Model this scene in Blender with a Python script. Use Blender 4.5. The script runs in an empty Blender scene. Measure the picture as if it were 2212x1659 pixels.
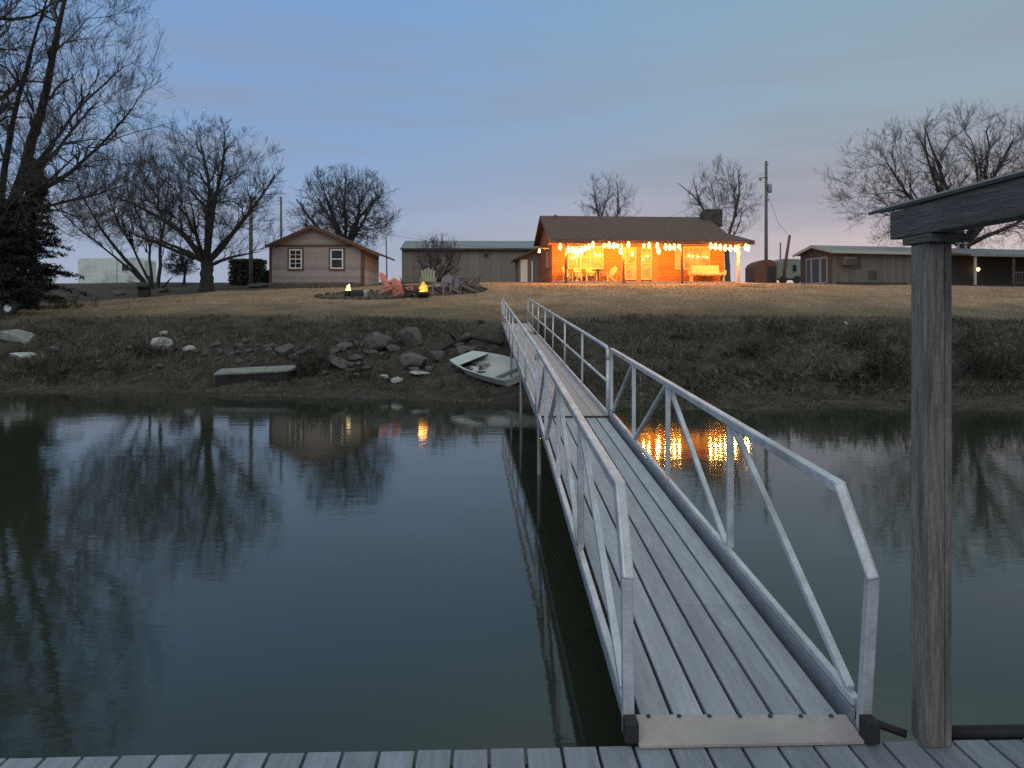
import bpy, math, random
import numpy as np
from mathutils import Vector, Matrix

R = math.radians
sc = bpy.context.scene
COL = sc.collection
rng = np.random.default_rng(7)
random.seed(7)

# ------------------------------------------------------------------ camera
CAMZ = 2.05                      # metres above the water
F = 1640.0                       # focal length in units of a 2212 wide picture
HZ = 680.0                       # horizon line, same units
cam_d = bpy.data.cameras.new("Camera")
cam = bpy.data.objects.new("Camera", cam_d)
COL.objects.link(cam)
cam.location = (0, 0, CAMZ)
cam.rotation_euler = (R(90), 0, 0)
cam_d.sensor_width = 36
cam_d.lens = 36 * F / 2212
cam_d.shift_y = -(829.5 - HZ) / 2212
cam_d.clip_start = 0.05
cam_d.clip_end = 3000
sc.camera = cam


def at(px, py, Y):
    """world point seen at a photo position, Y metres away"""
    return Vector(((px - 1106) / F * Y, Y, CAMZ + (HZ - py) / F * Y))


def px_x(px, Y):
    return (px - 1106) / F * Y


# ------------------------------------------------------------------ materials
def srgb(r, g, b):
    return tuple(((c / 255) / 12.92 if c / 255 <= .04045 else ((c / 255 + .055) / 1.055) ** 2.4) for c in (r, g, b))


class NT:
    def __init__(s, tree):
        s.t = tree
        s.n = tree.nodes
        s.l = tree.links

    def add(s, typ, **kw):
        n = s.n.new(typ)
        for k, v in kw.items():
            if k.startswith('in_'):
                n.inputs[int(k[3:]) if k[3:].isdigit() else k[3:].replace('_', ' ')].default_value = v
            else:
                setattr(n, k, v)
        return n

    def link(s, a, b):
        s.l.new(a, b)


def ramp(nt, stops, fac=None, interp='LINEAR'):
    n = nt.add('ShaderNodeValToRGB')
    n.color_ramp.interpolation = interp
    e = n.color_ramp.elements
    while len(e) < len(stops):
        e.new(0.5)
    for i, (p, c) in enumerate(stops):
        e[i].position = p
        e[i].color = (*c, 1) if len(c) == 3 else c
    if fac is not None:
        nt.link(fac, n.inputs[0])
    return n.outputs[0]


MATS = {}


def mat(name, col, rough=.7, metal=0., var=.25, scale=6., bump=0., bscale=20., stretch=(1, 1, 1), island=0., spec=.5,
        emit=None, estr=0., stain=None):
    m = bpy.data.materials.new(name)
    m.use_nodes = True
    nt = NT(m.node_tree)
    p = nt.n['Principled BSDF']
    p.inputs['Roughness'].default_value = rough
    p.inputs['Metallic'].default_value = metal
    p.inputs['Specular IOR Level'].default_value = spec
    tc = nt.add('ShaderNodeTexCoord')
    mp = nt.add('ShaderNodeMapping')
    mp.inputs['Scale'].default_value = stretch
    nt.link(tc.outputs['Object'], mp.inputs[0])
    nz = nt.add('ShaderNodeTexNoise', in_Scale=scale, in_Detail=5., in_Roughness=.6)
    nt.link(mp.outputs[0], nz.inputs['Vector'])
    lo = tuple(c * (1 - var) for c in col)
    hi = tuple(min(1, c * (1 + var)) for c in col)
    out = ramp(nt, [(.3, lo), (.7, hi)], nz.outputs[0])
    if stain:
        nz3 = nt.add('ShaderNodeTexNoise', in_Scale=scale * .23, in_Detail=6., in_Roughness=.65)
        nt.link(mp.outputs[0], nz3.inputs['Vector'])
        f = ramp(nt, [(.48, (0, 0, 0)), (.68, (1, 1, 1))], nz3.outputs[0])
        mx = nt.add('ShaderNodeMixRGB')
        nt.link(f, mx.inputs[0])
        nt.link(out, mx.inputs[1])
        mx.inputs[2].default_value = (*stain, 1)
        out = mx.outputs[0]
    if island:
        g = nt.add('ShaderNodeNewGeometry')
        mr = nt.add('ShaderNodeMapRange', in_3=1 - island, in_4=1 + island)
        nt.link(g.outputs['Random Per Island'], mr.inputs[0])
        vm = nt.add('ShaderNodeVectorMath', operation='SCALE')
        nt.link(out, vm.inputs[0])
        nt.link(mr.outputs[0], vm.inputs['Scale'])
        out = vm.outputs[0]
    nt.link(out, p.inputs['Base Color'])
    if bump:
        nz2 = nt.add('ShaderNodeTexNoise', in_Scale=bscale, in_Detail=5.)
        nt.link(mp.outputs[0], nz2.inputs['Vector'])
        b = nt.add('ShaderNodeBump', in_Strength=bump, in_Distance=.02)
        nt.link(nz2.outputs[0], b.inputs['Height'])
        nt.link(b.outputs[0], p.inputs['Normal'])
    if emit:
        p.inputs['Emission Color'].default_value = (*emit, 1)
        p.inputs['Emission Strength'].default_value = estr
    MATS[name] = m
    return m


def lap_mat(name, col, pitch=.16, var=.2, rough=.75, dark=.45, axis='Z', bump=.6):
    """boards laid along a wall: tone per board, joint line, slight bump"""
    m = mat(name, col, rough, var=var, scale=3.5)
    nt = NT(m.node_tree)
    p = nt.n['Principled BSDF']
    tc = nt.add('ShaderNodeTexCoord')
    sp = nt.add('ShaderNodeSeparateXYZ')
    nt.link(tc.outputs['Object'], sp.inputs[0])
    mul = nt.add('ShaderNodeMath', operation='MULTIPLY')
    nt.link(sp.outputs[axis], mul.inputs[0])
    mul.inputs[1].default_value = 1 / pitch
    fr = nt.add('ShaderNodeMath', operation='FRACT')
    nt.link(mul.outputs[0], fr.inputs[0])
    fl = nt.add('ShaderNodeMath', operation='FLOOR')
    nt.link(mul.outputs[0], fl.inputs[0])
    wn = nt.add('ShaderNodeTexWhiteNoise', noise_dimensions='1D')
    nt.link(fl.outputs[0], wn.inputs['W'])
    tone = nt.add('ShaderNodeMapRange', in_3=.82, in_4=1.12)
    nt.link(wn.outputs[0], tone.inputs[0])
    line = ramp(nt, [(0, (dark,) * 3), (.08, (dark,) * 3), (.16, (1, 1, 1)), (1, (1, 1, 1))], fr.outputs[0])
    src = p.inputs['Base Color'].links[0].from_socket
    m1 = nt.add('ShaderNodeVectorMath', operation='MULTIPLY')
    nt.link(src, m1.inputs[0])
    nt.link(line, m1.inputs[1])
    m2 = nt.add('ShaderNodeVectorMath', operation='SCALE')
    nt.link(m1.outputs[0], m2.inputs[0])
    nt.link(tone.outputs[0], m2.inputs['Scale'])
    nt.link(m2.outputs[0], p.inputs['Base Color'])
    b = nt.add('ShaderNodeBump', in_Strength=bump, in_Distance=.03)
    nt.link(fr.outputs[0], b.inputs['Height'])
    nt.link(b.outputs[0], p.inputs['Normal'])
    return m


mat('aluminium', (.58, .61, .65), .42, .35, var=.22, scale=7, bump=.2, bscale=40, stain=(.36, .37, .36))
mat('deck_board', (.34, .365, .40), .62, 0, var=.16, scale=7, stretch=(6, .6, 6), island=.17, bump=.25, bscale=50,
    stain=(.28, .30, .34))
mat('walk_board', (.42, .37, .36), .65, 0, var=.16, scale=7, stretch=(6, .6, 6), island=.07, bump=.25, bscale=50)
mat('dock_board', (.225, .25, .29), .6, 0, var=.2, scale=7, stretch=(6, .6, 6), island=.14, bump=.3, bscale=50,
    stain=(.18, .20, .23))
mat('channel', (.30, .33, .37), .5, .4, var=.15, scale=9)  # greyer than the rails: shade of the inner face put into the colour
mat('ramp_plate', (.40, .36, .34), .6, .1, var=.14, scale=9, bump=.15, bscale=80, stain=(.31, .28, .27))
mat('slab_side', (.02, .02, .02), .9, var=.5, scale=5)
mat('rubber', (.018, .018, .02), .7, var=.3)
mat('dark_steel', (.05, .05, .055), .55, .4, var=.3)
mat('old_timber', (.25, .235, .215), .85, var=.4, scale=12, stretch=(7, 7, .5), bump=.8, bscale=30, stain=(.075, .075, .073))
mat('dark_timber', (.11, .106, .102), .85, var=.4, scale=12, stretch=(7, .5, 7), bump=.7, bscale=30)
mat('roof_sheet', (.07, .075, .08), .5, .5, var=.2, scale=5, stain=(.10, .09, .085))
mat('bark', (.032, .029, .028), .9, var=.4, scale=9, stretch=(4, 4, .8), bump=.8, bscale=14)
mat('bark_pale', (.10, .095, .088), .9, var=.4, scale=9, stretch=(4, 4, .8), bump=.8, bscale=14)
mat('twig', (.06, .056, .055), .9, var=.3, scale=2)
mat('twig_warm', (.115, .098, .085), .9, var=.3, scale=2)
mat('needles', (.013, .017, .013), .85, var=.5, scale=3, island=.4)
mat('hedge_leaf', (.045, .042, .026), .85, var=.5, scale=3, island=.45)
mat('dry_leaf', (.16, .145, .12), .9, var=.4, scale=4, island=.45)
mat('rock', (.095, .09, .085), .9, var=.4, scale=5, bump=1., bscale=9, stain=(.09, .085, .075))
mat('rock_dark', (.07, .062, .056), .9, var=.4, scale=5, bump=1., bscale=9)
mat('rock_pale', (.40, .40, .39), .85, var=.3, scale=5, bump=.8, bscale=9, stain=(.25, .24, .22))
mat('slab_top', (.21, .215, .20), .9, var=.3, scale=5, bump=.5, bscale=18)
mat('boat_paint', (.48, .51, .47), .5, var=.15, scale=4, bump=.1, stain=(.36, .38, .33))
lap_mat('cedar', (.38, .115, .028), .21, var=.2, dark=.6)
lap_mat('trim_wood', (.34, .12, .05), 3., var=.2, dark=1., bump=.1)
mat('shingle', (.12, .072, .052), .9, var=.4, scale=14, bump=.6, bscale=22, stain=(.08, .05, .038))
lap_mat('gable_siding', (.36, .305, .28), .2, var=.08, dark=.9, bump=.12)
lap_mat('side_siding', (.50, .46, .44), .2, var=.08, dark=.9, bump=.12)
mat('brown_trim', (.13, .062, .038), .7, var=.3, scale=6)
mat('red_shingle', (.16, .058, .036), .85, var=.35, scale=12, bump=.5)
mat('white_trim', (.72, .72, .70), .55, var=.08, scale=6)
mat('lit_trim', (.48, .34, .20), .55, var=.08, scale=6)
mat('glass', (.035, .033, .034), .08, var=.3, scale=1.2, spec=.35)
mat('porch_glass', (.38, .25, .11), .07, var=.55, scale=1.6, spec=.8)
lap_mat('shed_metal', (.20, .17, .145), .9, var=.1, dark=.85, axis='X', bump=.25)
mat('shed_roof', (.21, .225, .235), .5, .25, var=.12, scale=3)
lap_mat('trailer_side', (.125, .11, .097), .3, var=.1, dark=.85, axis='X', bump=.2)
mat('trailer_end', (.085, .066, .06), .8, var=.2, scale=5)
mat('fascia', (.38, .37, .35), .5, var=.1, scale=5)
mat('pale_roof', (.17, .18, .195), .45, .3, var=.1, scale=4)
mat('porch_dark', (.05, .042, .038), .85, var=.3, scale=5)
mat('camper', (.62, .68, .64), .5, var=.1, scale=3, stain=(.36, .40, .38))
mat('camper_green', (.22, .235, .20), .5, var=.15, scale=3, stain=(.14, .15, .13))
mat('salmon', (.62, .22, .17), .55, var=.1)
mat('olive', (.27, .27, .18), .6, var=.12)
mat('mauve', (.22, .19, .21), .6, var=.15)
mat('tan', (.20, .155, .115), .7, var=.2)
mat('black_paint', (.02, .021, .023), .5, var=.3)
mat('cream', (.42, .30, .16), .6, var=.12)
mat('cushion', (.48, .36, .2), .8, var=.1)
mat('pole_wood', (.15, .135, .125), .9, var=.3, scale=5, stretch=(4, 4, .6), bump=.4)
mat('grey_metal', (.22, .23, .24), .5, .5, var=.2)
mat('stone_wall', (.06, .052, .048), .9, var=.5, scale=5, bump=1.2, bscale=6)
mat('board_pale', (.48, .34, .22), .7, var=.2, scale=8, stretch=(1, 6, 6))
mat('concrete', (.30, .28, .26), .9, var=.2, scale=4)
mat('wire', (.02, .02, .02), .6)
mat('bulb_glow', (1, .8, .5), .4, emit=(1., .66, .22), estr=2.6)
mat('lamp_glow', (1, .8, .5), .4, emit=(1., .62, .16), estr=8)
mat('eave_lamp_glow', (1, .8, .5), .4, emit=(1., .55, .18), estr=3)
mat('flame', (1, .5, .1), .4, emit=(1., .27, .02), estr=1.1)
mat('flame_core', (1, .7, .2), .4, emit=(1., .5, .06), estr=2.)
mat('flame_white', (1, .8, .4), .4, emit=(1., .76, .28), estr=2.)
mat('yard_lamp_glow', (1, .8, .4), .4, emit=(1., .58, .2), estr=7)


# ------------------------------------------------------------------ mesh helpers
def link_mesh(name, V, faces, m, parent=None, smooth=False, loc=None):
    me = bpy.data.meshes.new(name)
    V = np.asarray(V, dtype=np.float64).reshape(-1, 3)
    o = bpy.data.objects.new(name, me)
    if isinstance(faces, np.ndarray):
        k = faces.shape[1]
        n = len(faces)
        me.vertices.add(len(V))
        me.vertices.foreach_set('co', V.astype(np.float32).ravel())
        me.loops.add(n * k)
        me.loops.foreach_set('vertex_index', faces.astype(np.int32).ravel())
        me.polygons.add(n)
        me.polygons.foreach_set('loop_start', np.arange(0, n * k, k, dtype=np.int32))
        me.update(calc_edges=True)
    else:
        me.from_pydata([tuple(v) for v in V], [], faces)
        me.update()
    if smooth:
        me.polygons.foreach_set('use_smooth', np.ones(len(me.polygons), dtype=bool))
    me.materials.append(MATS[m] if isinstance(m, str) else m)
    COL.objects.link(o)
    if parent is not None:
        o.parent = parent
    if loc is not None:
        o.location = loc
    return o


class MB:
    def __init__(s):
        s.v = []
        s.f = []

    def quadset(s, vs, fs):
        b = len(s.v)
        s.v += [tuple(v) for v in vs]
        s.f += [tuple(i + b for i in f) for f in fs]
        return s

    def box(s, x0, x1, y0, y1, z0, z1, bev=0.):
        vs = [(x, y, z) for z in (z0, z1) for y in (y0, y1) for x in (x0, x1)]
        return s.quadset(vs, [(0, 2, 3, 1), (4, 5, 7, 6), (0, 1, 5, 4), (2, 6, 7, 3), (0, 4, 6, 2), (1, 3, 7, 5)])

    def bar(s, p0, p1, w, h=None, up=(0, 0, 1)):
        """rectangular bar from p0 to p1: w across, h along up"""
        h = w if h is None else h
        p0, p1 = Vector(p0), Vector(p1)
        t = (p1 - p0).normalized()
        u = t.cross(Vector(up))
        if u.length < 1e-4:
            u = t.cross(Vector((0, 1, 0)))
        u.normalize()
        n = u.cross(t).normalized()
        vs = []
        for p in (p0, p1):
            for a, b in ((-1, -1), (1, -1), (1, 1), (-1, 1)):
                vs.append(p + u * (a * w / 2) + n * (b * h / 2))
        return s.quadset(vs, [(3, 2, 1, 0), (4, 5, 6, 7), (0, 1, 5, 4), (1, 2, 6, 5), (2, 3, 7, 6), (3, 0, 4, 7)])

    def tube(s, pts, r, n=8, cap=True):
        pts = [Vector(p) for p in pts]
        rs = [r] * len(pts) if not hasattr(r, '__len__') else r
        b = len(s.v)
        ref = Vector((0, 0, 1))
        t0 = (pts[1] - pts[0]).normalized()
        if abs(t0.z) > .9:
            ref = Vector((0, 1, 0))
        for i, p in enumerate(pts):
            t = (pts[min(i + 1, len(pts) - 1)] - pts[max(i - 1, 0)]).normalized()
            u = t.cross(ref).normalized()
            w = u.cross(t)
            for k in range(n):
                a = 2 * math.pi * k / n
                s.v.append(tuple(p + (u * math.cos(a) + w * math.sin(a)) * rs[i]))
        for i in range(len(pts) - 1):
            for k in range(n):
                a0 = b + i * n + k
                a1 = b + i * n + (k + 1) % n
                s.f.append((a0, a1, a1 + n, a0 + n))
        if cap:
            s.f.append(tuple(b + k for k in reversed(range(n))))
            e = b + (len(pts) - 1) * n
            s.f.append(tuple(e + k for k in range(n)))
        return s

    def lathe(s, prof, c=(0, 0, 0), n=12):
        """profile (radius, z) turned about a vertical axis at c"""
        b = len(s.v)
        for r, z in prof:
            for k in range(n):
                a = 2 * math.pi * k / n
                s.v.append((c[0] + r * math.cos(a), c[1] + r * math.sin(a), c[2] + z))
        for i in range(len(prof) - 1):
            for k in range(n):
                a0 = b + i * n + k
                a1 = b + i * n + (k + 1) % n
                s.f.append((a0, a1, a1 + n, a0 + n))
        s.f.append(tuple(b + k for k in reversed(range(n))))
        e = b + (len(prof) - 1) * n
        s.f.append(tuple(e + k for k in range(n)))
        return s

    def prism(s, poly, axis, a, b):
        """polygon of (p,q) pushed along axis from a to b; axis 'x': (p,q)=(y,z), 'y': (x,z), 'z': (x,y)"""
        def mk(p, q, t):
            return {'x': (t, p, q), 'y': (p, t, q), 'z': (p, q, t)}[axis]
        n = len(poly)
        vs = [mk(p, q, a) for p, q in poly] + [mk(p, q, b) for p, q in poly]
        fs = [tuple(range(n)), tuple(reversed(range(n, 2 * n)))]
        fs += [(i, i + n, (i + 1) % n + n, (i + 1) % n) for i in range(n)]
        return s.quadset(vs, fs)

    def slab(s, quad, th):
        """sheet of given corners with thickness th downwards along its normal"""
        q = [Vector(p) for p in quad]
        nrm = (q[1] - q[0]).cross(q[-1] - q[0]).normalized()
        if nrm.z < 0:
            nrm = -nrm
        n = len(q)
        vs = q + [p - nrm * th for p in q]
        fs = [tuple(range(n)), tuple(reversed(range(n, 2 * n)))]
        fs += [(i, i + n, (i + 1) % n + n, (i + 1) % n) for i in range(n)]
        return s.quadset(vs, fs)

    def build(s, name, m, parent=None, smooth=False, bevel=0., fixn=True):
        o = link_mesh(name, s.v, s.f, m, parent, smooth)
        if fixn:
            import bmesh
            bm = bmesh.new()
            bm.from_mesh(o.data)
            bmesh.ops.recalc_face_normals(bm, faces=bm.faces)
            bm.to_mesh(o.data)
            bm.free()
        if bevel:
            md = o.modifiers.new('bevel', 'BEVEL')
            md.width = bevel
            md.segments = 2
            md.limit_method = 'ANGLE'
        return o


def tag(o, label, cat, group=None):
    o['label'] = label
    o['category'] = cat
    if group:
        o['group'] = group
    return o


def thing(name, label, cat, loc=(0, 0, 0), rz=0., group=None):
    o = bpy.data.objects.new(name, None)
    o.empty_display_size = .2
    COL.objects.link(o)
    o.location = loc
    o.rotation_euler = (0, 0, rz)
    return tag(o, label, cat, group)


def struct(o, kind='structure'):
    o['kind'] = kind
    return o


def dup(root, loc, rz, label=None, mats=None, scale=None):
    c = root.copy()
    COL.objects.link(c)
    c.location = loc
    c.rotation_euler = (0, 0, rz)
    if scale:
        c.scale = (scale,) * 3
    if label:
        c['label'] = label
    for ch in list(root.children):
        d = ch.copy()
        if mats:
            d.data = ch.data.copy()
            d.data.materials[0] = MATS[mats]
        COL.objects.link(d)
        d.parent = c
        for g in list(ch.children):
            e = g.copy()
            COL.objects.link(e)
            e.parent = d
    return c


# ------------------------------------------------------------------ noise
def _hash(ix, iy, seed):
    h = (ix * 374761393 + iy * 668265263 + seed * 974634777) & 0xFFFFFFFF
    h = ((h ^ (h >> 13)) * 1274126177) & 0xFFFFFFFF
    return ((h ^ (h >> 16)) & 0xFFFF) / 65535.0


def vnoise(x, y, seed=0):
    x = np.asarray(x, float)
    y = np.asarray(y, float)
    ix = np.floor(x).astype(np.int64)
    iy = np.floor(y).astype(np.int64)
    fx = x - ix
    fy = y - iy
    fx = fx * fx * (3 - 2 * fx)
    fy = fy * fy * (3 - 2 * fy)
    a = _hash(ix, iy, seed)
    b = _hash(ix + 1, iy, seed)
    c = _hash(ix, iy + 1, seed)
    d = _hash(ix + 1, iy + 1, seed)
    return (a * (1 - fx) + b * fx) * (1 - fy) + (c * (1 - fx) + d * fx) * fy


def fbm(x, y, seed=0, o=4):
    s = 0
    a = .5
    for i in range(o):
        s = s + a * (vnoise(x, y, seed + i) - .5)
        x = x * 2.03
        y = y * 2.03
        a *= .5
    return s


# ------------------------------------------------------------------ terrain
cols = np.array([-900, 0, 150, 300, 450, 700, 900, 1060, 1140, 1250, 1500, 1700, 1900, 2212, 3100], float)
shore_y = np.array([846, 846, 848, 851, 854, 860, 866, 872, 876, 884, 886, 885, 884, 884, 884], float)
top_Y = np.array([29.5, 29.5, 29.5, 29.5, 29.5, 29.3, 28.5, 26.3, 26.3, 26.6, 27, 27, 27, 27, 27], float)
top_y = np.array([684, 684, 686, 687, 689, 688, 692, 701, 701, 692, 688, 689, 691, 700, 705], float)
cr_y = np.array([661, 657, 655, 645, 637, 627, 616, 612, 612, 612, 613, 614, 619, 624, 628], float)
far_y = np.array([612, 611, 611, 610, 610, 610, 609, 609, 609, 609, 610, 611, 613, 615, 617], float)
Ys = F * CAMZ / (shore_y - HZ)
KY = [np.full_like(cols, 4.), Ys - 3, Ys, Ys + 1.9, Ys + 2.5, top_Y, np.full_like(cols, 36.), np.full_like(cols, 44.),
      np.full_like(cols, 62.), np.full_like(cols, 130.), np.full_like(cols, 900.)]
z_top = CAMZ - (top_y - HZ) * top_Y / F
z_cr = CAMZ + (HZ - cr_y) * 44 / F
z_far = CAMZ + (HZ - far_y) * 62 / F
t36 = (36 - top_Y) / (44 - top_Y)
KZ = [np.full_like(cols, -2.5), np.full_like(cols, -.55), np.zeros_like(cols), np.full_like(cols, .26), np.full_like(cols, .55),
      z_top, z_top + (z_cr - z_top) * t36 + .08, z_cr, z_far, z_far + .3, z_far + .6]
KY = np.array(KY)
KZ = np.array(KZ)


def ground_z(X, Y, detail=True):
    X = np.atleast_1d(np.asarray(X, float))
    Y = np.atleast_1d(np.asarray(Y, float))
    px = 1106 + F * X / np.maximum(Y, 6)
    ky = np.array([np.interp(px, cols, k) for k in KY])
    kz = np.array([np.interp(px, cols, k) for k in KZ])
    z = kz[0].copy()
    for i in range(len(ky) - 1):
        f = np.clip((Y - ky[i]) / (ky[i + 1] - ky[i]), 0, 1)
        z = np.where(Y >= ky[i], kz[i] + (kz[i + 1] - kz[i]) * f, z)
    if detail:
        bank = np.clip((Y - ky[2] + .5) / 2, 0, 1) * np.clip((ky[5] + 1 - Y) / 2.5, 0, 1)
        lawn = np.clip((Y - ky[5]) / 3, 0, 1)
        near = np.clip((90 - Y) / 30, 0, 1)
        z = z + bank * (fbm(X * .7, Y * .7, 3, 5) * .72 + fbm(X * 2.6, Y * 2.6, 9, 4) * .30)
        z = z + lawn * near * (fbm(X * .25, Y * .25, 5, 4) * .22 + fbm(X * 2.2, Y * 2.2, 21, 2) * .05)
        shore = np.exp(-((Y - ky[2]) / 1.0) ** 2)
        z = z + shore * fbm(X * .55, Y * .55, 12, 4) * .16
    return z


def gz(X, Y):
    return float(ground_z(X, Y)[0])


def on_ground(px, Y, sink=0.):
    X = px_x(px, Y)
    return Vector((X, Y, gz(X, Y) - sink))


def ground_hit(px, py, y0=16., y1=60.):
    """first point of the ground seen at a photo position"""
    Yq = np.arange(y0, y1, .04)
    Xq = (px - 1106) / F * Yq
    zr = CAMZ + (HZ - py) / F * Yq
    g = ground_z(Xq, Yq)
    i = np.argmax(g >= zr)
    if g[i] < zr[i]:
        i = len(Yq) - 1
    return Vector((Xq[i], Yq[i], g[i]))


xs = np.concatenate([-np.geomspace(900, 36, 26)[:-1], np.arange(-36, 36.01, .24), np.geomspace(36, 900, 26)[1:]])
ys = np.concatenate([np.arange(4, 15, 1.), np.arange(15, 30, .14), np.arange(30, 48, .3), np.arange(48, 75, 1.5),
                     np.geomspace(75, 900, 24)])
GX, GY = np.meshgrid(xs, ys)
GZ = ground_z(GX.ravel(), GY.ravel())
nx, ny = len(xs), len(ys)
idx = np.arange(nx * ny).reshape(ny, nx)
quads = np.stack([idx[:-1, :-1], idx[:-1, 1:], idx[1:, 1:], idx[1:, :-1]], -1).reshape(-1, 4)

gm = bpy.data.materials.new('ground')
gm.use_nodes = True
MATS['ground'] = gm
nt = NT(gm.node_tree)
p = nt.n['Principled BSDF']
p.inputs['Roughness'].default_value = .95
p.inputs['Specular IOR Level'].default_value = .15
tc = nt.add('ShaderNodeTexCoord')
za = nt.add('ShaderNodeAttribute', attribute_name='zone')
sx = nt.add('ShaderNodeSeparateColor')
nt.link(za.outputs['Color'], sx.inputs[0])


def gnoise(scale, detail=6., rough=.65, st=(1, 1, 1)):
    mp = nt.add('ShaderNodeMapping')
    mp.inputs['Scale'].default_value = st
    nt.link(tc.outputs['Object'], mp.inputs[0])
    n = nt.add('ShaderNodeTexNoise', in_Scale=scale, in_Detail=detail, in_Roughness=rough)
    nt.link(mp.outputs[0], n.inputs['Vector'])
    return n.outputs[0]


lawn_fine = ramp(nt, [(.3, (.25, .178, .112)), (.5, (.39, .285, .192)), (.72, (.52, .395, .275))], gnoise(5, 8, .8))
lawn_patch = ramp(nt, [(.38, (.66, .62, .56)), (.62, (1.04, 1.0, .97))], gnoise(.5, 5, .65))
lm = nt.add('ShaderNodeVectorMath', operation='MULTIPLY')
nt.link(lawn_fine, lm.inputs[0])
nt.link(lawn_patch, lm.inputs[1])
lush = ramp(nt, [(.3, (.075, .066, .044)), (.7, (.165, .135, .094))], gnoise(4, 7, .75))
bank_c = ramp(nt, [(.3, (.022, .019, .015)), (.5, (.058, .050, .040)), (.7, (.12, .105, .087))], gnoise(3.2, 9, .8))
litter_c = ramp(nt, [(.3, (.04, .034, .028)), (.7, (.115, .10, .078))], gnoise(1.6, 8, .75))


def mix(f, a, b):
    n = nt.add('ShaderNodeMixRGB')
    nt.link(f, n.inputs[0])
    nt.link(a, n.inputs[1])
    nt.link(b, n.inputs[2])
    return n.outputs[0]


c = mix(sx.outputs['Green'], lm.outputs[0], lush)
c = mix(sx.outputs['Red'], c, bank_c)
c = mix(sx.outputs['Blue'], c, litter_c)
nt.link(c, p.inputs['Base Color'])
bp = nt.add('ShaderNodeBump', in_Strength=.9, in_Distance=.06)
nt.link(gnoise(9, 8, .8), bp.inputs['Height'])
nt.link(bp.outputs[0], p.inputs['Normal'])

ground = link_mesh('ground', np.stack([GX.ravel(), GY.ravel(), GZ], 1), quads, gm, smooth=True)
struct(ground)
px_g = 1106 + F * GX.ravel() / np.maximum(GY.ravel(), 6)
ytop = np.interp(px_g, cols, top_Y)
wob = fbm(GX.ravel() * .6, GY.ravel() * .6, 31, 5) * 3.4
bankm = np.clip((ytop + 1.0 + wob * 1.3 - GY.ravel()) / 2.2, 0, 1)
lushm = np.clip((ytop + 8.5 + wob * 2.2 - GY.ravel()) / 7, 0, 1)
litY = np.interp(px_g, [-900, 100, 300, 480, 600, 700, 1080, 1110, 2212], [41, 42, 44, 46.5, 47.5, 50, 52, 70, 70])
litm = np.clip((GY.ravel() - litY + wob * .5) / 1.2, 0, 1)
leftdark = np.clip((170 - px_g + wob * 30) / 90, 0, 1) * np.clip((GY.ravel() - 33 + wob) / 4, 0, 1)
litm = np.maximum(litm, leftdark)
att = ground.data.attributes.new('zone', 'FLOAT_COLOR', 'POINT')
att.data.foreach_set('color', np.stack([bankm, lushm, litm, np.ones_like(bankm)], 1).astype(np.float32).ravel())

# ------------------------------------------------------------------ water
wm = bpy.data.materials.new('water')
wm.use_nodes = True
MATS['water'] = wm
nt = NT(wm.node_tree)
p = nt.n['Principled BSDF']
p.inputs['Base Color'].default_value = (.025, .031, .020, 1)
p.inputs['Roughness'].default_value = .05
p.inputs['IOR'].default_value = 1.45
p.inputs['Specular Tint'].default_value = (.93, .95, .78, 1)
tc = nt.add('ShaderNodeTexCoord')


def wnoise(scale, st, det=3.):
    mp = nt.add('ShaderNodeMapping')
    mp.inputs['Scale'].default_value = st
    nt.link(tc.outputs['Object'], mp.inputs[0])
    n = nt.add('ShaderNodeTexNoise', in_Scale=scale, in_Detail=det, in_Roughness=.55)
    nt.link(mp.outputs[0], n.inputs['Vector'])
    return n.outputs[0]


b1 = nt.add('ShaderNodeBump', in_Strength=.055, in_Distance=.03)
nt.link(wnoise(1.6, (.6, 1.2, 1)), b1.inputs['Height'])
b2 = nt.add('ShaderNodeBump', in_Strength=.075, in_Distance=.012)
nt.link(wnoise(6.0, (.7, 1.4, 1)), b2.inputs['Height'])
nt.link(b1.outputs[0], b2.inputs['Normal'])
nt.link(b2.outputs[0], p.inputs['Normal'])
water = link_mesh('water', [(-900, -500, 0), (900, -500, 0), (900, 40, 0), (-900, 40, 0)], [(0, 1, 2, 3)], wm)
struct(water)

# ------------------------------------------------------------------ dock
YAW = R(1.9)
DZ = .42
dock = thing('floating_dock', 'grey plank floating dock in the foreground, at the foot of the gangway', 'dock', (0, 2.855, DZ), YAW)
pitch = .1362
mb = MB()
for i in range(-44, 44):
    x0 = i * pitch + .05
    mb.box(x0 + .006, x0 + pitch - .006, -5.2 + random.uniform(-.01, .01), random.uniform(-.004, .004), -.032, 0)
mb.build('planks', 'dock_board', dock, bevel=.004)
mb = MB()
mb.box(-6, 6, -5.1, -.025, -.18, -.045)
mb.build('frame', 'dark_timber', dock)
mb = MB()
for i in range(-4, 5):
    mb.box(i * 1.3 - .5, i * 1.3 + .5, -4.8, -.2, -.6, -.19)
mb.build('floats', 'rubber', dock)
mb = MB()
mb.tube([(1.70, .045, .0), (2.4, .045, .0), (4.5, .045, .0)], .028, 10)
mb.build('edge_bumper', 'rubber', dock, smooth=True)
mb = MB()
mb.tube([(1.385, .15, .02), (1.53, .035, .005)], .016, 8)
mb.build('mooring_bar', 'rubber', dock, smooth=True)

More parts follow.
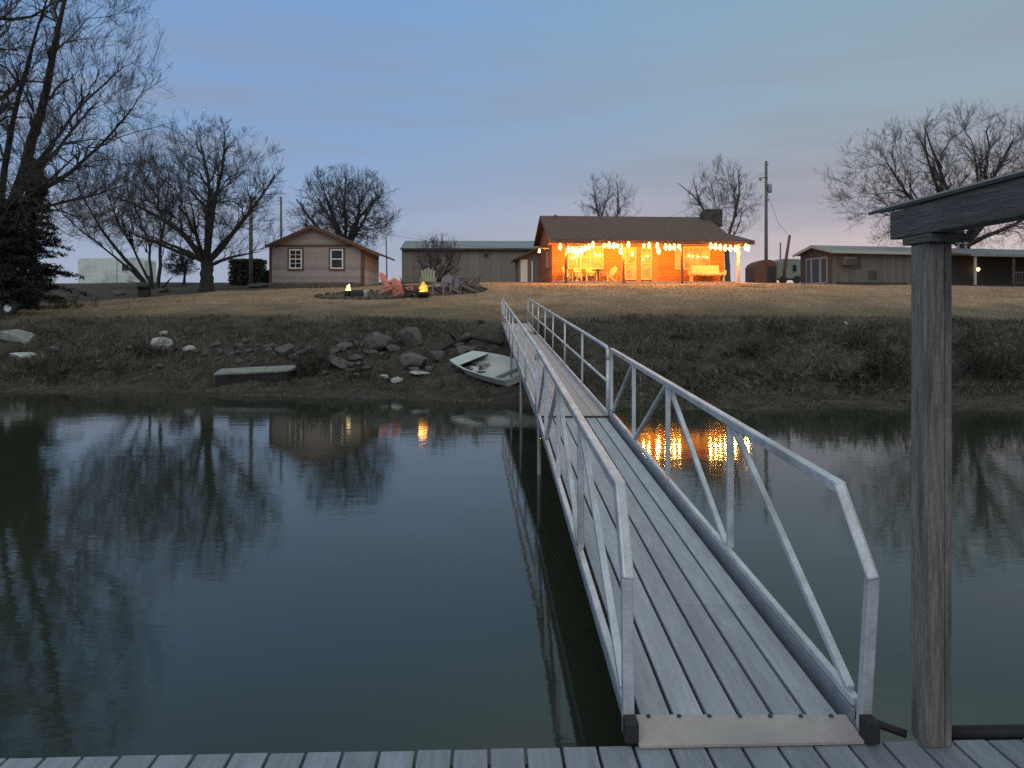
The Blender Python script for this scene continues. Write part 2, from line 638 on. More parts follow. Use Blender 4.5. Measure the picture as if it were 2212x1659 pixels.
# ------------------------------------------------------------------ boat shelter on the dock
shel = thing('dock_shelter', 'weathered timber shelter post with roof eave on the right of the dock', 'shelter', (1.60, 2.90, DZ), YAW)
mb = MB()
mb.box(-.048, .028, -.045, .055, .0, 1.90)
mb.build('post', 'old_timber', shel, bevel=.006)
mb = MB()
mb.box(.031, .058, -.04, .05, .0, 1.90)
mb.build('post_board', 'old_timber', shel, bevel=.004)
mb = MB()
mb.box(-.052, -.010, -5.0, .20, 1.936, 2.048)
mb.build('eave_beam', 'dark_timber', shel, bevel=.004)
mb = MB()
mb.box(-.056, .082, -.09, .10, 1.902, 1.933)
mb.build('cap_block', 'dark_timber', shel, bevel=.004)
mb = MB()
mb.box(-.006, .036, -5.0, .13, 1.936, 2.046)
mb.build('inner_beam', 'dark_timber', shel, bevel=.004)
# corrugated roof sheet: rises to the right, overhangs the beam
V, Q = [], []
sl = .20
xr = np.linspace(-.058, 2.4, 170)
zr = 2.066 + (xr + .058) * sl + .010 * np.maximum(0, np.cos((xr + .03) * 2 * math.pi / .23)) ** 6
for yv in (-5.2, .36):
    for x, z in zip(xr, zr):
        V.append((x, yv, z))
for yv in (-5.2, .36):
    for x, z in zip(xr, zr):
        V.append((x, yv, z - .012))
n = len(xr)
for i in range(n - 1):
    Q.append((i, i + 1, n + i + 1, n + i))
    Q.append((2 * n + i, 3 * n + i, 3 * n + i + 1, 2 * n + i + 1))
    Q.append((n + i, n + i + 1, 3 * n + i + 1, 3 * n + i))
Q.append((0, n, 3 * n, 2 * n))
link_mesh('roof', V, Q, 'roof_sheet', shel)
mb = MB()
for yv in (-4.2, -3.0, -1.8, -.6, .12):
    mb.bar((.04, yv, 2.064), (2.4, yv, 2.064 + sl * 2.36), .038, .018)
mb.build('rafters', 'dark_timber', shel)

# ------------------------------------------------------------------ gangway (near span, truss sides)
GS = Vector((.905, 3.0, .455))          # middle of the lower end


def gang(side, Y, h=0.):
    """side -1..1 across the near span"""
    return Vector((.905 - .02 * (Y - 3) + side * .455, Y, .455 + (Y - 3) * .0492 + h))


g = thing('gangway', 'pale aluminium truss gangway rising from the dock over the water', 'gangway', GS, 0)


def gl(v):
    return Vector(v) - GS


Y0, Y1 = 2.98, 9.45
mb = MB()
nb = 6
bw = .80 / nb
for i in range(nb):
    cuts = [Y0 + .03, 4.05 if i >= 3 else 6.9, Y1] if i != 1 else [Y0 + .03, Y1]
    for a, b in zip(cuts[:-1], cuts[1:]):
        s0 = -.40 + i * bw + .008
        s1 = -.40 + (i + 1) * bw - .008
        vs = []
        for yy in (a, b - .004):
            for s_ in (s0, s1):
                for dz in (-.025, 0):
                    q = gang(0, yy, dz)
                    vs.append(gl((q.x + s_, q.y, q.z)))
        mb.quadset(vs, [(0, 1, 3, 2), (4, 6, 7, 5), (0, 4, 5, 1), (2, 3, 7, 6), (1, 5, 7, 3), (0, 2, 6, 4)])
mb.build('deck', 'deck_board', g, bevel=.002)
mb = MB()
mb.quadset([gl(gang(s, yy, h)) for yy in (Y0 + .05, Y1 - .02) for s in (-.9, .9) for h in (-.09, -.032)],
           [(0, 1, 3, 2), (4, 6, 7, 5), (0, 4, 5, 1), (2, 3, 7, 6), (1, 5, 7, 3), (0, 2, 6, 4)])
mb.build('underframe', 'dark_steel', g)
for sgn in (-1, 1):
    # side channel and bottom chord
    mb = MB()
    mb.bar(gl(gang(sgn * .955, Y0, -.015)), gl(gang(sgn * .955, Y1, -.015)), .012, .12)
    mb.bar(gl(gang(sgn * .93, Y0, -.07)), gl(gang(sgn * .93, Y1, -.07)), .05, .012)
    mb.build('side_plate', 'channel', g)
    mb = MB()
    mb.bar(gl(gang(sgn, Y0 + .02, .066)), gl(gang(sgn, Y1 - .02, .066)), .036, .036)
    mb.build('bottom_chord', 'aluminium', g, bevel=.006)
    # top rail with its sloped end
    mb = MB()
    mb.bar(gl(gang(sgn, 3.13, .875)), gl(gang(sgn, 9.42, .845)), .048, .048)
    mb.bar(gl(gang(sgn * 1.005, 3.15, .885)), gl(gang(sgn * 1.03, 2.885, .59)), .046, .046, up=(0, 1, 1))
    mb.build('top_rail', 'aluminium', g, bevel=.008)
    mb = MB()
    mb.bar(gl(gang(sgn * 1.03, 2.90, .60)), gl(gang(sgn, 2.945, -.03)), .044, .044, up=(0, 1, 0))
    mb.build('end_post', 'aluminium', g, bevel=.006)
    pan = [4.62, 6.3, 7.87]
    for yy in pan + [9.40]:
        mb = MB()
        mb.bar(gl(gang(sgn, yy, .10)), gl(gang(sgn, yy, .84)), .038, .038, up=(0, 1, 0))
        mb.build('truss_post', 'aluminium', g, bevel=.005)
    for (ya, ha, yb, hb) in ((3.05, .09, 4.54, .84), (4.70, .09, 6.24, .84), (7.80, .09, 6.36, .84), (9.33, .09, 7.93, .84)):
        mb = MB()
        mb.bar(gl(gang(sgn, ya, ha)), gl(gang(sgn, yb, hb)), .034, .034, up=(1, 0, 0))
        mb.build('diagonal_brace', 'aluminium', g, bevel=.005)
    mb = MB()
    mb.box(-.027, .027, -.045, .03, -.04, .045)
    o = mb.build('hinge_block', 'rubber', g, bevel=.01)
    o.location = gl(gang(sgn * 1.0, 2.90, .02))
mb = MB()
a, b = gang(-.93, 3.02, .004), gang(.93, 3.02, .004)
mb.quadset([gl(v) for v in (a, b, (b.x + .005, 2.875, DZ + .014), (a.x - .005, 2.845, DZ + .014),
                            a - Vector((0, 0, .008)), b - Vector((0, 0, .008)), (b.x + .005, 2.875, DZ + .004), (a.x - .005, 2.845, DZ + .004))],
           [(0, 1, 2, 3), (7, 6, 5, 4), (0, 4, 5, 1), (1, 5, 6, 2), (2, 6, 7, 3), (3, 7, 4, 0)])
mb.build('ramp_plate', 'ramp_plate', g)
for i in range(7):
    mb = MB()
    mb.lathe([(.009, 0), (.009, .004), (.005, .007)], n=8)
    o = mb.build('bolt', 'dark_steel', g, smooth=True)
    o.location = gl(gang(-.80 + i * .265, 3.008, .004))
mb = MB()
mb.bar(gl(gang(-.96, 9.44, .012)), gl(gang(.97, 9.44, .012)), .045, .02)
mb.build('hinge_bar', 'dark_steel', g)

# ------------------------------------------------------------------ walkway (far span, pipe rails)
WS = Vector((.76, 9.5, .775))
WE = Vector((.097, 26.2, 1.755))


def walk(side, Y, h=0.):
    f = (Y - 9.5) / (26.2 - 9.5)
    m = WS + (WE - WS) * f
    return Vector((m.x + side * .447, Y, m.z + h))


w = thing('walkway', 'long fixed walkway with thin pipe handrails reaching the bank behind the gangway', 'walkway', WS, 0)


def wl(v):
    return Vector(v) - WS


mb = MB()
nb = 6
bw = .84 / nb
for i in range(nb):
    cuts = [9.5, 11.9 + (i % 2) * 2.4, 17 + (i % 3) * 1.2, 22.5, 26.2]
    for a, b in zip(cuts[:-1], cuts[1:]):
        vs = []
        for yy in (a, b - .006):
            for s_ in (-.42 + i * bw + .004, -.42 + (i + 1) * bw - .004):
                for dz in (-.03, 0):
                    q = walk(0, yy, dz)
                    vs.append(wl((q.x + s_, q.y, q.z)))
        mb.quadset(vs, [(0, 1, 3, 2), (4, 6, 7, 5), (0, 4, 5, 1), (2, 3, 7, 6), (1, 5, 7, 3), (0, 2, 6, 4)])
mb.build('deck', 'walk_board', w)
posts = [9.55, 11.98, 14.5, 16.9, 19.0, 21.3, 23.7, 26.1]
for sgn in (-1, 1):
    mb = MB()
    mb.bar(wl(walk(sgn * .97, 9.5, .0)), wl(walk(sgn * .97, 26.2, .0)), .02, .13)
    mb.build('side_plate', 'aluminium', w)
    mb = MB()
    pts = [walk(sgn, 9.55, .70), walk(sgn, 9.56, .79), walk(sgn, 9.60, .835), walk(sgn, 9.68, .86)] + [walk(sgn, y, .865) for y in (12, 15, 18, 22, 26.1)]
    mb.tube([wl(q) for q in pts], .024, 10)
    mb.build('top_rail', 'aluminium', w, smooth=True)
    mb = MB()
    mb.tube([wl(walk(sgn, y, .43)) for y in (9.55, 14, 20, 26.1)], .017, 8)
    mb.build('mid_rail', 'aluminium', w, smooth=True)
    for i, y in enumerate(posts):
        mb = MB()
        mb.tube([wl(walk(sgn, y, -.05)), wl(walk(sgn, y, .70 if i == 0 else .855))], .024 if i == 0 else .018, 8)
        mb.build('post', 'aluminium', w, smooth=True)
    for y in (9.75, 14.3, 18.9):
        q = walk(sgn * .9, y, 0)
        zb = min(gz(q.x, q.y), q.z - .3) - .4
        mb = MB()
        mb.tube([wl((q.x, q.y, zb)), wl((q.x, q.y, q.z - .03))], .026, 8)
        mb.build('leg', 'grey_metal', w, smooth=True)
mb = MB()
mb.quadset([wl(walk(s, yy, h)) for yy in (9.55, 26.1) for s in (-.85, .85) for h in (-.12, -.035)],
           [(0, 1, 3, 2), (4, 6, 7, 5), (0, 4, 5, 1), (2, 3, 7, 6), (1, 5, 7, 3), (0, 2, 6, 4)])
mb.build('underframe', 'dark_steel', w)


# ------------------------------------------------------------------ trees
def nrm(a):
    return a / np.maximum(np.linalg.norm(a, axis=-1, keepdims=True), 1e-9)


def curves(rg, start, d, length, K, wob, trop):
    pts = [start]
    tans = [d]
    step = (length / (K - 1))[:, None]
    p_, d_ = start, d
    for i in range(K - 1):
        d_ = nrm(d_ + wob * rg.standard_normal(d_.shape) + np.array([0, 0, trop]))
        p_ = p_ + d_ * step
        pts.append(p_)
        tans.append(d_)
    return np.stack(pts, 1), np.stack(tans, 1)


def tubes(P, Rr, n):
    """P (N,K,3), Rr (N,K) -> verts, quads"""
    N, K, _ = P.shape
    T = np.empty_like(P)
    T[:, 1:-1] = P[:, 2:] - P[:, :-2]
    T[:, 0] = P[:, 1] - P[:, 0]
    T[:, -1] = P[:, -1] - P[:, -2]
    T = nrm(T)
    ref = np.where(np.abs(T[:, :1, 2:]) > .9, np.array([[[0., 1, 0]]]), np.array([[[0., 0, 1]]]))
    U = nrm(np.cross(T, np.broadcast_to(ref, T.shape)))
    W = np.cross(U, T)
    a = np.arange(n) * 2 * math.pi / n
    V = P[:, :, None] + Rr[:, :, None, None] * (U[:, :, None] * np.cos(a)[None, None, :, None] + W[:, :, None] * np.sin(a)[None, None, :, None])
    ii = np.arange(N * K * n).reshape(N, K, n)
    nxt = np.roll(ii, -1, axis=2)
    Q = np.stack([ii[:, :-1], nxt[:, :-1], nxt[:, 1:], ii[:, 1:]], -1).reshape(-1, 4)
    return V.reshape(-1, 3), Q


def offspring(rg, P, T, L, Rad, n, tmin, a0, a1, ratio, rmul, env, droop=0.):
    N, K, _ = P.shape
    t = tmin + (1 - tmin) * (np.arange(n)[None] + rg.random((N, n))) / n
    f = np.clip(t * (K - 1), 0, K - 1 - 1e-6)
    i = f.astype(int)
    fr = (f - i)[..., None]
    rows = np.arange(N)[:, None]
    pos = P[rows, i] * (1 - fr) + P[rows, i + 1] * fr
    tan = nrm(T[rows, i] * (1 - fr) + T[rows, i + 1] * fr)
    rnd = rg.standard_normal(tan.shape)
    perp = nrm(rnd - (rnd * tan).sum(-1, keepdims=True) * tan)
    ang = a0 + (a1 - a0) * rg.random((N, n))
    d = np.cos(ang)[..., None] * tan + np.sin(ang)[..., None] * perp
    d = nrm(d + np.array([0, 0, -droop]))
    ln = ratio * L[:, None] * (1.2 - .6 * t) * (.65 + .6 * rg.random((N, n)))
    rad = rmul * Rad[:, None] * (1 - .7 * t)
    pos = pos.reshape(-1, 3)
    d = d.reshape(-1, 3)
    ln = ln.ravel()
    rad = rad.ravel()
    c, r = env
    q = np.linalg.norm((pos + d * ln[:, None] - c) / r, axis=1)
    q0 = np.linalg.norm((pos - c) / r, axis=1)
    ln = np.where(q > 1.05, ln * .5, ln)
    keep = (q0 < 1.06) & ((q < 1.3) | (rg.random(len(q)) < .3))
    return pos[keep], d[keep], ln[keep], rad[keep]


def tree(name, label, base, limbs, trunk=None, env=None, seed=1, n=(7, 7, 6, 4), ratios=(.55, .5, .5, .5), rmin=.006,
         trop=.05, barkm='bark', twigm='twig', group='bare trees around the houses', cat='bare tree', l0wob=.10, ang=(.35, .85),
         fill=((46, .34, 9, 6), (260, .17, 7, 5), (1300, .08, 5, 4)), twigs=(6, 3), low=1.2):
    """limbs: (direction, length, radius); trunk: (top offset, r0, r1); env: (centre offset, radii)"""
    rg = np.random.default_rng(seed)
    root = thing(name, label, cat, base, 0, group)
    Vs, Qs, o = [], [], 0
    fork = np.zeros(3)
    if trunk:
        top, r0, r1 = trunk
        fork = np.array(top, float)
        K = 8
        tt = np.linspace(0, 1, K)
        P = (fork[None] * tt[:, None])[None] + rg.standard_normal((1, K, 3)) * np.array([r1, r1, 0]) * .07 * np.sin(tt * math.pi)[None, :, None]
        P[0, 0, 2] = -.3
        rr = r1 + (r0 - r1) * (1 - tt) ** 1.6 + r0 * .35 * np.exp(-tt * 14)
        v, q = tubes(P, rr[None], 12)
        Vs.append(v)
        Qs.append(q + o)
        o += len(v)
    D = nrm(np.array([l[0] for l in limbs], float))
    L = np.array([l[1] for l in limbs], float)
    Rd = np.array([l[2] for l in limbs], float)
    S = np.array([(l[3] if len(l) > 3 else fork - np.array([0, 0, .15])) for l in limbs], float)
    c, r = np.array(env[0], float), np.array(env[1], float)
    for i_ in range(len(L)):
        while L[i_] > 1.5 and np.linalg.norm((S[i_] + D[i_] * L[i_] - c) / r) > 1.0:
            L[i_] *= .93
    P, T = curves(rg, S, D, L, 10, l0wob, trop)
    rr = Rd[:, None] * (1 - .8 * np.linspace(0, 1, 10)[None] ** 1.1)
    v, q = tubes(P, rr, 8)
    Vs.append(v); Qs.append(q + o); o += len(v)
    # branches grown towards points spread through the crown, each from the branch that reaches it most easily
    NP, NTn, NR = [P.reshape(-1, 3)], [T.reshape(-1, 3)], [rr.ravel()]
    keep0 = np.tile(np.arange(10) >= 2, len(L))
    NP, NTn, NR = NP[0][keep0], NTn[0][keep0], NR[0][keep0]
    crownV, crownQ, co = [], [], 0
    big = float(Rd.max())
    size = float(r.max())
    for k, (m, r_lo, K, sides) in enumerate(fill):
        m = int(m)
        dirs = nrm(rg.standard_normal((m * 2, 3)))
        lump = 1 + .30 * (vnoise(dirs[:, 0] * 2.6 + seed, dirs[:, 2] * 2.6 + dirs[:, 1] * 1.9, seed) - .5) + .22 * (vnoise(dirs[:, 0] * 7 + seed, dirs[:, 2] * 7 + dirs[:, 1] * 5, seed + 3) - .5)
        rad = (rg.random(m * 2) ** (.42 if k else .6)) * lump * (.86, .95, 1.0)[min(k, 2)]
        tg = c + dirs * rad[:, None] * r
        tg = tg[tg[:, 2] > low][:m]
        best = np.empty(len(tg), int)
        for i0 in range(0, len(tg), 400):
            dlt = tg[i0:i0 + 400, None] - NP[None]
            dist = np.linalg.norm(dlt, axis=2) + 1e-6
            cs = (dlt * NTn[None]).sum(2) / dist
            upc = dlt[:, :, 2] / dist
            cost = dist * (1.75 - cs - .25 * upc) + (dist < .25) * 5
            best[i0:i0 + 400] = cost.argmin(1)
        p0, t0, r0_ = NP[best], NTn[best], NR[best]
        dist = np.linalg.norm(tg - p0, axis=1)
        ctl = p0 + t0 * dist[:, None] * .45 + np.array([0, 0, .04]) * dist[:, None]
        u = np.linspace(0, 1, K)[None, :, None]
        P = (1 - u) ** 2 * p0[:, None] + 2 * u * (1 - u) * ctl[:, None] + u ** 2 * tg[:, None]
        jit = rg.standard_normal(P.shape) * (.035 * dist)[:, None, None]
        jit[:, 0] = 0
        P = P + jit
        T = np.empty_like(P)
        T[:, 1:-1] = P[:, 2:] - P[:, :-2]
        T[:, 0] = P[:, 1] - P[:, 0]
        T[:, -1] = P[:, -1] - P[:, -2]
        T = nrm(T)
        st = np.minimum(r0_ * .7, np.maximum(r_lo * big * (.5 + .5 * dist / (dist.mean() + 1e-6)), rmin))
        rr = np.maximum(st[:, None] * (1 - .75 * np.linspace(0, 1, K)[None]), rmin * .8)
        v, q = tubes(P, rr, sides)
        if k == 0:
            Vs.append(v); Qs.append(q + o); o += len(v)
        else:
            crownV.append(v); crownQ.append(q + co); co += len(v)
        NP = np.concatenate([NP, P[:, 1:].reshape(-1, 3)])
        NTn = np.concatenate([NTn, T[:, 1:].reshape(-1, 3)])
        NR = np.concatenate([NR, rr[:, 1:].ravel()])
    Lf = np.linalg.norm(P[:, -1] - P[:, 0], axis=1)
    lev = (P, T, np.clip(Lf, .4, 1.6) , rr[:, 0])
    for k, nn in enumerate(twigs):
        pos, d, ln, rad = offspring(rg, *lev, nn, .15, .3, .8, (.55, .5)[k], .7, (c, r * 1.08), -.18)
        if k == 0:
            ln = ln + .12
        K = (4, 3)[k]
        P, T = curves(rg, pos, d, ln, K, .15, .10)
        rr = np.full(P.shape[:2], rmin * (.9, .8)[k]) * (1 - .4 * np.linspace(0, 1, K)[None])
        v, q = tubes(P, rr, 3)
        crownV.append(v); crownQ.append(q + co); co += len(v)
        lev = (P, T, ln, rad)
    link_mesh('trunk', np.concatenate(Vs), np.concatenate(Qs), barkm, root, smooth=True)
    link_mesh('crown', np.concatenate(crownV), np.concatenate(crownQ), twigm, root)
    return root


def px_env(base, cx, cy, rx, ry, Y, rd=None):
    """crown ellipsoid from its photo centre and half sizes"""
    c = at(cx, cy, Y) - Vector(base)
    k = Y / F
    return ((c.x, c.y, c.z), (rx * k, (rd if rd else rx * k), ry * k))


def fan(rg, nl, spread, length, rad, up=.8):
    out = []
    for i in range(nl):
        a = 2 * math.pi * (i + rg.random() * .7) / nl
        s = spread * (.55 + .6 * rg.random())
        out.append(((math.cos(a) * s, math.sin(a) * s, up * (.75 + .5 * rg.random())), length * (.8 + .4 * rg.random()), rad * (.75 + .5 * rg.random())))
    return out


# big tree at the far left edge
Y = 33.
b = on_ground(-38, Y)
k = Y / F
tree('bare_tree', 'huge dark bare tree at the left edge of the bank, thick trunk, tallest of all', b,
     [((.02, .1, 1), 10.5, .42, (.35, 0, 3.9)), ((.52, .1, 1.0), 10.5, .26, (1.1, 0, 4.1)), ((.25, -.3, 1.0), 9.5, .15), ((.85, .3, .7), 7.5, .13), ((.7, -.2, .8), 8, .12),
      ((.95, -.35, .22), 6., .10), ((.95, .2, .1), 5.5, .09), ((-.8, .2, .8), 8, .15), ((-.3, -.8, .9), 8, .14), ((.1, .8, .9), 8, .14)],
     trunk=((.75, 0, 4.4), 1.0, .74), env=px_env(b, 30, 210, 285, 430, Y, 6.), seed=11, twigs=(5, 3), fill=((60, .34, 9, 6), (380, .16, 7, 5), (2200, .07, 5, 4)), low=3.2, n=(10, 8, 7, 6),
     ratios=(.46, .5, .5, .5), rmin=.006, trop=.03, l0wob=.07)
# dense tree with leaning stems
Y = 54.
b = on_ground(332, Y)
rg = np.random.default_rng(3)
tree('bare_tree', 'bare tree with several slim stems leaning apart, in front of the white trailer home', b,
     [((-.48, 0, 1), 8, .16, (-.25, 0, -.2)), ((-.35, .2, 1), 8, .12, (-.1, .2, -.2)), ((.1, .1, 1), 8.5, .15, (.3, 0, -.2)), ((.5, -.1, 1), 7.5, .12, (.45, 0, -.2)), ((-.2, -.4, 1), 7.5, .11, (0, -.1, -.2)), ((-.45, -.2, 1), 7.5, .1, (-.25, 0, -.2))],
     None, env=px_env(b, 270, 430, 135, 120, Y, 4.5), seed=5, twigs=(5, 3), n=(10, 8, 7, 6), ratios=(.5, .5, .5, .5), rmin=.007, trop=.02)
# main tree left of the gabled house
Y = 47.
b = on_ground(447, Y)
tree('bare_tree', 'large spreading bare tree with forked trunk left of the gabled house', b,
     [((-.75, 0, .8), 7.2, .22), ((-.3, .35, 1), 7.6, .2), ((.12, -.1, 1), 7.6, .2), ((.6, .1, .95), 7., .18), ((.9, -.2, .62), 6.2, .14),
      ((-.95, .1, .42), 6.5, .14), ((-.95, -.3, .62), 6.5, .14), ((.0, -.8, .8), 5.5, .15), ((.95, .15, .38), 5.2, .12, (.15, 0, 1.6))],
     trunk=((0, 0, 1.9), .44, .36), env=px_env(b, 440, 412, 178, 160, Y, 4.8), seed=21, twigs=(5, 3), n=(10, 8, 7, 6), ratios=(.48, .5, .5, .5),
     rmin=.007, trop=.012)
# small tree between
Y = 57.
b = on_ground(397, Y)
tree('bare_tree', 'small thin bare tree between the two big trees, right of the white trailer home', b, fan(np.random.default_rng(9), 5, .6, 1.8, .06),
     trunk=((.1, 0, 1.1), .12, .08), env=px_env(b, 390, 572, 36, 34, Y, 1.3), seed=31, fill=((12, .4, 6, 5), (60, .25, 5, 4), (240, .14, 4, 3)), low=.6, n=(7, 7, 5, 3), rmin=.008)
# tree behind the gabled house
Y = 66.
b = on_ground(748, Y)
tree('bare_tree', 'rounded bare tree rising behind the gabled house roof', b, fan(np.random.default_rng(10), 8, .75, 6.2, .2),
     trunk=((-.1, 0, 3.2), .4, .32), env=px_env(b, 745, 455, 118, 92, Y, 4.6), seed=41, twigs=(5, 3), n=(10, 8, 7, 6), ratios=(.5, .52, .5, .5), rmin=.009)
# two trees behind the lit house
Y = 78.
b = on_ground(1312, Y)
tree('bare_tree', 'pale slender bare tree behind the middle of the lit house roof', b,
     [((-.25, 0, 1), 8., .16), ((.05, .1, 1), 8.5, .15), ((.3, 0, 1), 8., .15), ((-.5, .2, .8), 4, .08), ((.55, .1, .8), 4, .08)],
     trunk=((0, 0, 3.4), .3, .22), env=px_env(b, 1312, 440, 70, 66, Y, 3.), seed=51, fill=((14, .4, 8, 5), (70, .2, 6, 4), (300, .1, 4, 3)), twigs=(5, 2), low=3.5, n=(10, 8, 6, 4), ratios=(.38, .45, .5, .5), rmin=.008,
     barkm='bark_pale', twigm='twig_warm', ang=(.3, .7))
Y = 66.
b = on_ground(1572, Y)
tree('bare_tree', 'pale fan-shaped bare tree behind the chimney of the lit house', b,
     [((-.5, 0, 1), 7., .14), ((-.2, .1, 1), 8., .14), ((.08, 0, 1), 8., .15), ((.35, .1, 1), 7.5, .13), ((.6, 0, .8), 3.8, .08), ((.85, .1, .45), 2.2, .05), ((-.6, 0, .85), 3.6, .08)],
     trunk=((-.1, 0, 3.6), .26, .2), env=px_env(b, 1560, 435, 82, 92, Y, 3.), seed=61, fill=((18, .4, 8, 5), (100, .2, 6, 4), (420, .1, 4, 3)), twigs=(5, 2), low=2.5, n=(11, 8, 6, 4), ratios=(.4, .45, .5, .5), rmin=.008,
     barkm='bark_pale', twigm='twig_warm', ang=(.3, .75))
# tree behind the right-hand home
Y = 62.
b = on_ground(2085, Y)
tree('bare_tree', 'wide bare tree with upswept limbs behind the long home on the right', b,
     [((-.85, 0, .62), 9.5, .22), ((-.5, .2, 1), 10, .24), ((-.1, 0, 1), 10, .26), ((.35, .1, 1), 10.5, .28), ((.75, 0, .9), 10.5, .26), ((1, .1, .55), 9, .2),
      ((-1., -.1, .28), 8.5, .14), ((.1, -.7, .9), 8, .2)],
     trunk=((-.1, 0, 3.2), .6, .45), env=px_env(b, 2075, 400, 285, 165, Y, 6.5), seed=71, twigs=(5, 3), fill=((60, .34, 9, 6), (380, .17, 7, 5), (2000, .08, 5, 4)), low=2.6, n=(11, 8, 7, 6), ratios=(.46, .5, .48, .5), rmin=.008,
     barkm='bark', twigm='twig_warm', trop=.05)
# bush in front of the metal shed
Y = 55.
b = on_ground(942, Y)
tree('bare_bush', 'dark twiggy bush standing before the metal shed', b, fan(np.random.default_rng(12), 11, .75, 2.7, .05, .8), None,
     env=px_env(b, 945, 556, 54, 56, Y, 1.8), seed=81, fill=((16, .4, 6, 5), (70, .25, 5, 4), (300, .16, 4, 3)), twigs=(4, 2), low=.15, n=(10, 9, 7, 5), rmin=.008, group=None, cat='bush')


# ---- evergreen beside the big tree
def leaf_cloud(rg, C, size, flat=.6):
    """one small triangle pair per centre"""
    N = len(C)
    d = nrm(rg.standard_normal((N, 3)))
    e = nrm(np.cross(d, rg.standard_normal((N, 3))))
    s = size * (.6 + .8 * rg.random((N, 1)))
    V = np.stack([C - d * s, C + e * s * flat * .5, C + d * s, C - e * s * flat * .5], 1).reshape(-1, 3)
    return V, np.arange(4 * N).reshape(N, 4)


def evergreen(label, base, h, rbase, seed, group=None):
    rg = np.random.default_rng(seed)
    root = thing('evergreen_tree', label, 'evergreen tree', base, 0, group)
    mb = MB()
    mb.tube([(0, 0, -.3), (.05, 0, h * .5), (0, 0, h * .98)], [.22, .13, .02], 8)
    mb.build('trunk', 'bark', root, smooth=True)
    Cs = []
    nb_ = int(h * 26)
    for i in range(nb_):
        t = (i + rg.random()) / nb_
        z = .25 + t * (h - .3)
        rad = rbase * (1 - t) ** .8 * (.35 + .85 * rg.random()) + .15
        a = rg.random() * 6.283
        m = 150
        u = rg.random(m) ** .7
        pos = np.stack([np.cos(a) * u * rad, np.sin(a) * u * rad, z + u * rad * .12 - (u * rad) ** 2 * .12], 1)
        pos += rg.standard_normal((m, 3)) * np.array([.14, .14, .07]) * (1.1 - .5 * u[:, None])
        Cs.append(pos)
    V, Q = leaf_cloud(rg, np.concatenate(Cs), .10, .45)
    link_mesh('foliage', V, Q, 'needles', root)
    return root


evergreen('dark evergreen with layered boughs beside the huge left-hand tree', on_ground(72, 37), 7.2, 2.1, 3, 'evergreens at the left edge')
evergreen('dark ragged evergreen in front of the huge left-hand tree trunk', on_ground(24, 31), 4.6, 1.3, 6, 'evergreens at the left edge')
evergreen('dark dense evergreen half out of frame at the far left edge', on_ground(-25, 35), 6.6, 1.9, 4, 'evergreens at the left edge')

# ------------------------------------------------------------------ bank vegetation
rg = np.random.default_rng(99)


def blades(N, xr, ymin, ymax, hmin, hmax, wd, fcond=None, lean=.5):
    X = rg.uniform(*xr, N)
    px_ = rg.uniform(-250, 2450, N)
    Yv = rg.uniform(ymin, ymax, N)
    X = (px_ - 1106) / F * Yv
    ys_ = np.interp(px_, cols, Ys)
    yt = np.interp(px_, cols, top_Y)
    keep = (Yv > ys_ + .05) & (Yv < yt + .6)
    dens = fbm(X * .9, Yv * .9, 77, 4) + .5
    keep &= rg.random(N) < np.clip((dens - .28) * 2.4, .05, 1)
    # keep the line of the walkway clear
    wx = .76 + (Yv - 9.5) * (.097 - .76) / 16.7
    keep &= ~((np.abs(X - wx) < .8) & (Yv < 27))
    keep &= ~(np.hypot(X + .5, Yv - 20.4) < 1.5)
    X, Yv = X[keep], Yv[keep]
    z = ground_z(X, Yv)
    n_ = len(X)
    h = rg.uniform(hmin, hmax, n_) * (.6 + .9 * np.clip(fbm(X * .5, Yv * .5, 55, 3) + .5, 0, 1))
    shore_f = np.clip((Yv - np.interp(1106 + F * X / Yv, cols, Ys)) / 2.2, .35, 1)
    h *= shore_f
    a = rg.random(n_) * 6.283
    wv = wd * (.6 + .8 * rg.random(n_))
    p0 = np.stack([X, Yv, z - .03], 1)
    side = np.stack([np.cos(a), np.sin(a), np.zeros(n_)], 1) * wv[:, None]
    ln = np.stack([rg.standard_normal(n_), rg.standard_normal(n_), np.zeros(n_)], 1) * lean * h[:, None]
    mid = p0 + ln * .35 + np.stack([np.zeros(n_)] * 2 + [h * .6], 1)
    tip = p0 + ln + np.stack([np.zeros(n_)] * 2 + [h], 1)
    V = np.stack([p0 - side, p0 + side, mid + side * .7, mid - side * .7, tip + side * .15, tip - side * .15], 1).reshape(-1, 3)
    i0 = np.arange(n_)[:, None] * 6
    Q = np.concatenate([i0 + np.array([[0, 1, 2, 3]]), i0 + np.array([[3, 2, 4, 5]])])
    return V, Q


mat('bank_weed', (.078, .068, .054), .95, var=.6, scale=1.2, island=.55, spec=.1)
mat('weed_pale', (.17, .155, .13), .95, var=.5, scale=1.2, island=.4, spec=.1)
V, Q = blades(150000, (-20, 20), 16.2, 30, .05, .20, .010, lean=.9)
struct(link_mesh('weeds', V, Q, 'bank_weed'), 'stuff')
V, Q = blades(16000, (-20, 20), 16.2, 28, .08, .30, .007, lean=.8)
struct(link_mesh('dry_grass', V, Q, 'weed_pale'), 'stuff')
mat('shore_grass', (.115, .112, .085), .95, var=.5, scale=1.2, island=.5, spec=.1)
V, Q = blades(120000, (-20, 20), 16.2, 22.6, .05, .16, .009, lean=.9)
ctr = V.reshape(-1, 6, 3)[:, 0]
ok = ctr[:, 1] < np.interp(1106 + F * ctr[:, 0] / ctr[:, 1], cols, Ys) + 2.1
nb_ = len(ctr)
V = V.reshape(-1, 6, 3)[ok].reshape(-1, 3)
i0 = np.arange(int(ok.sum()))[:, None] * 6
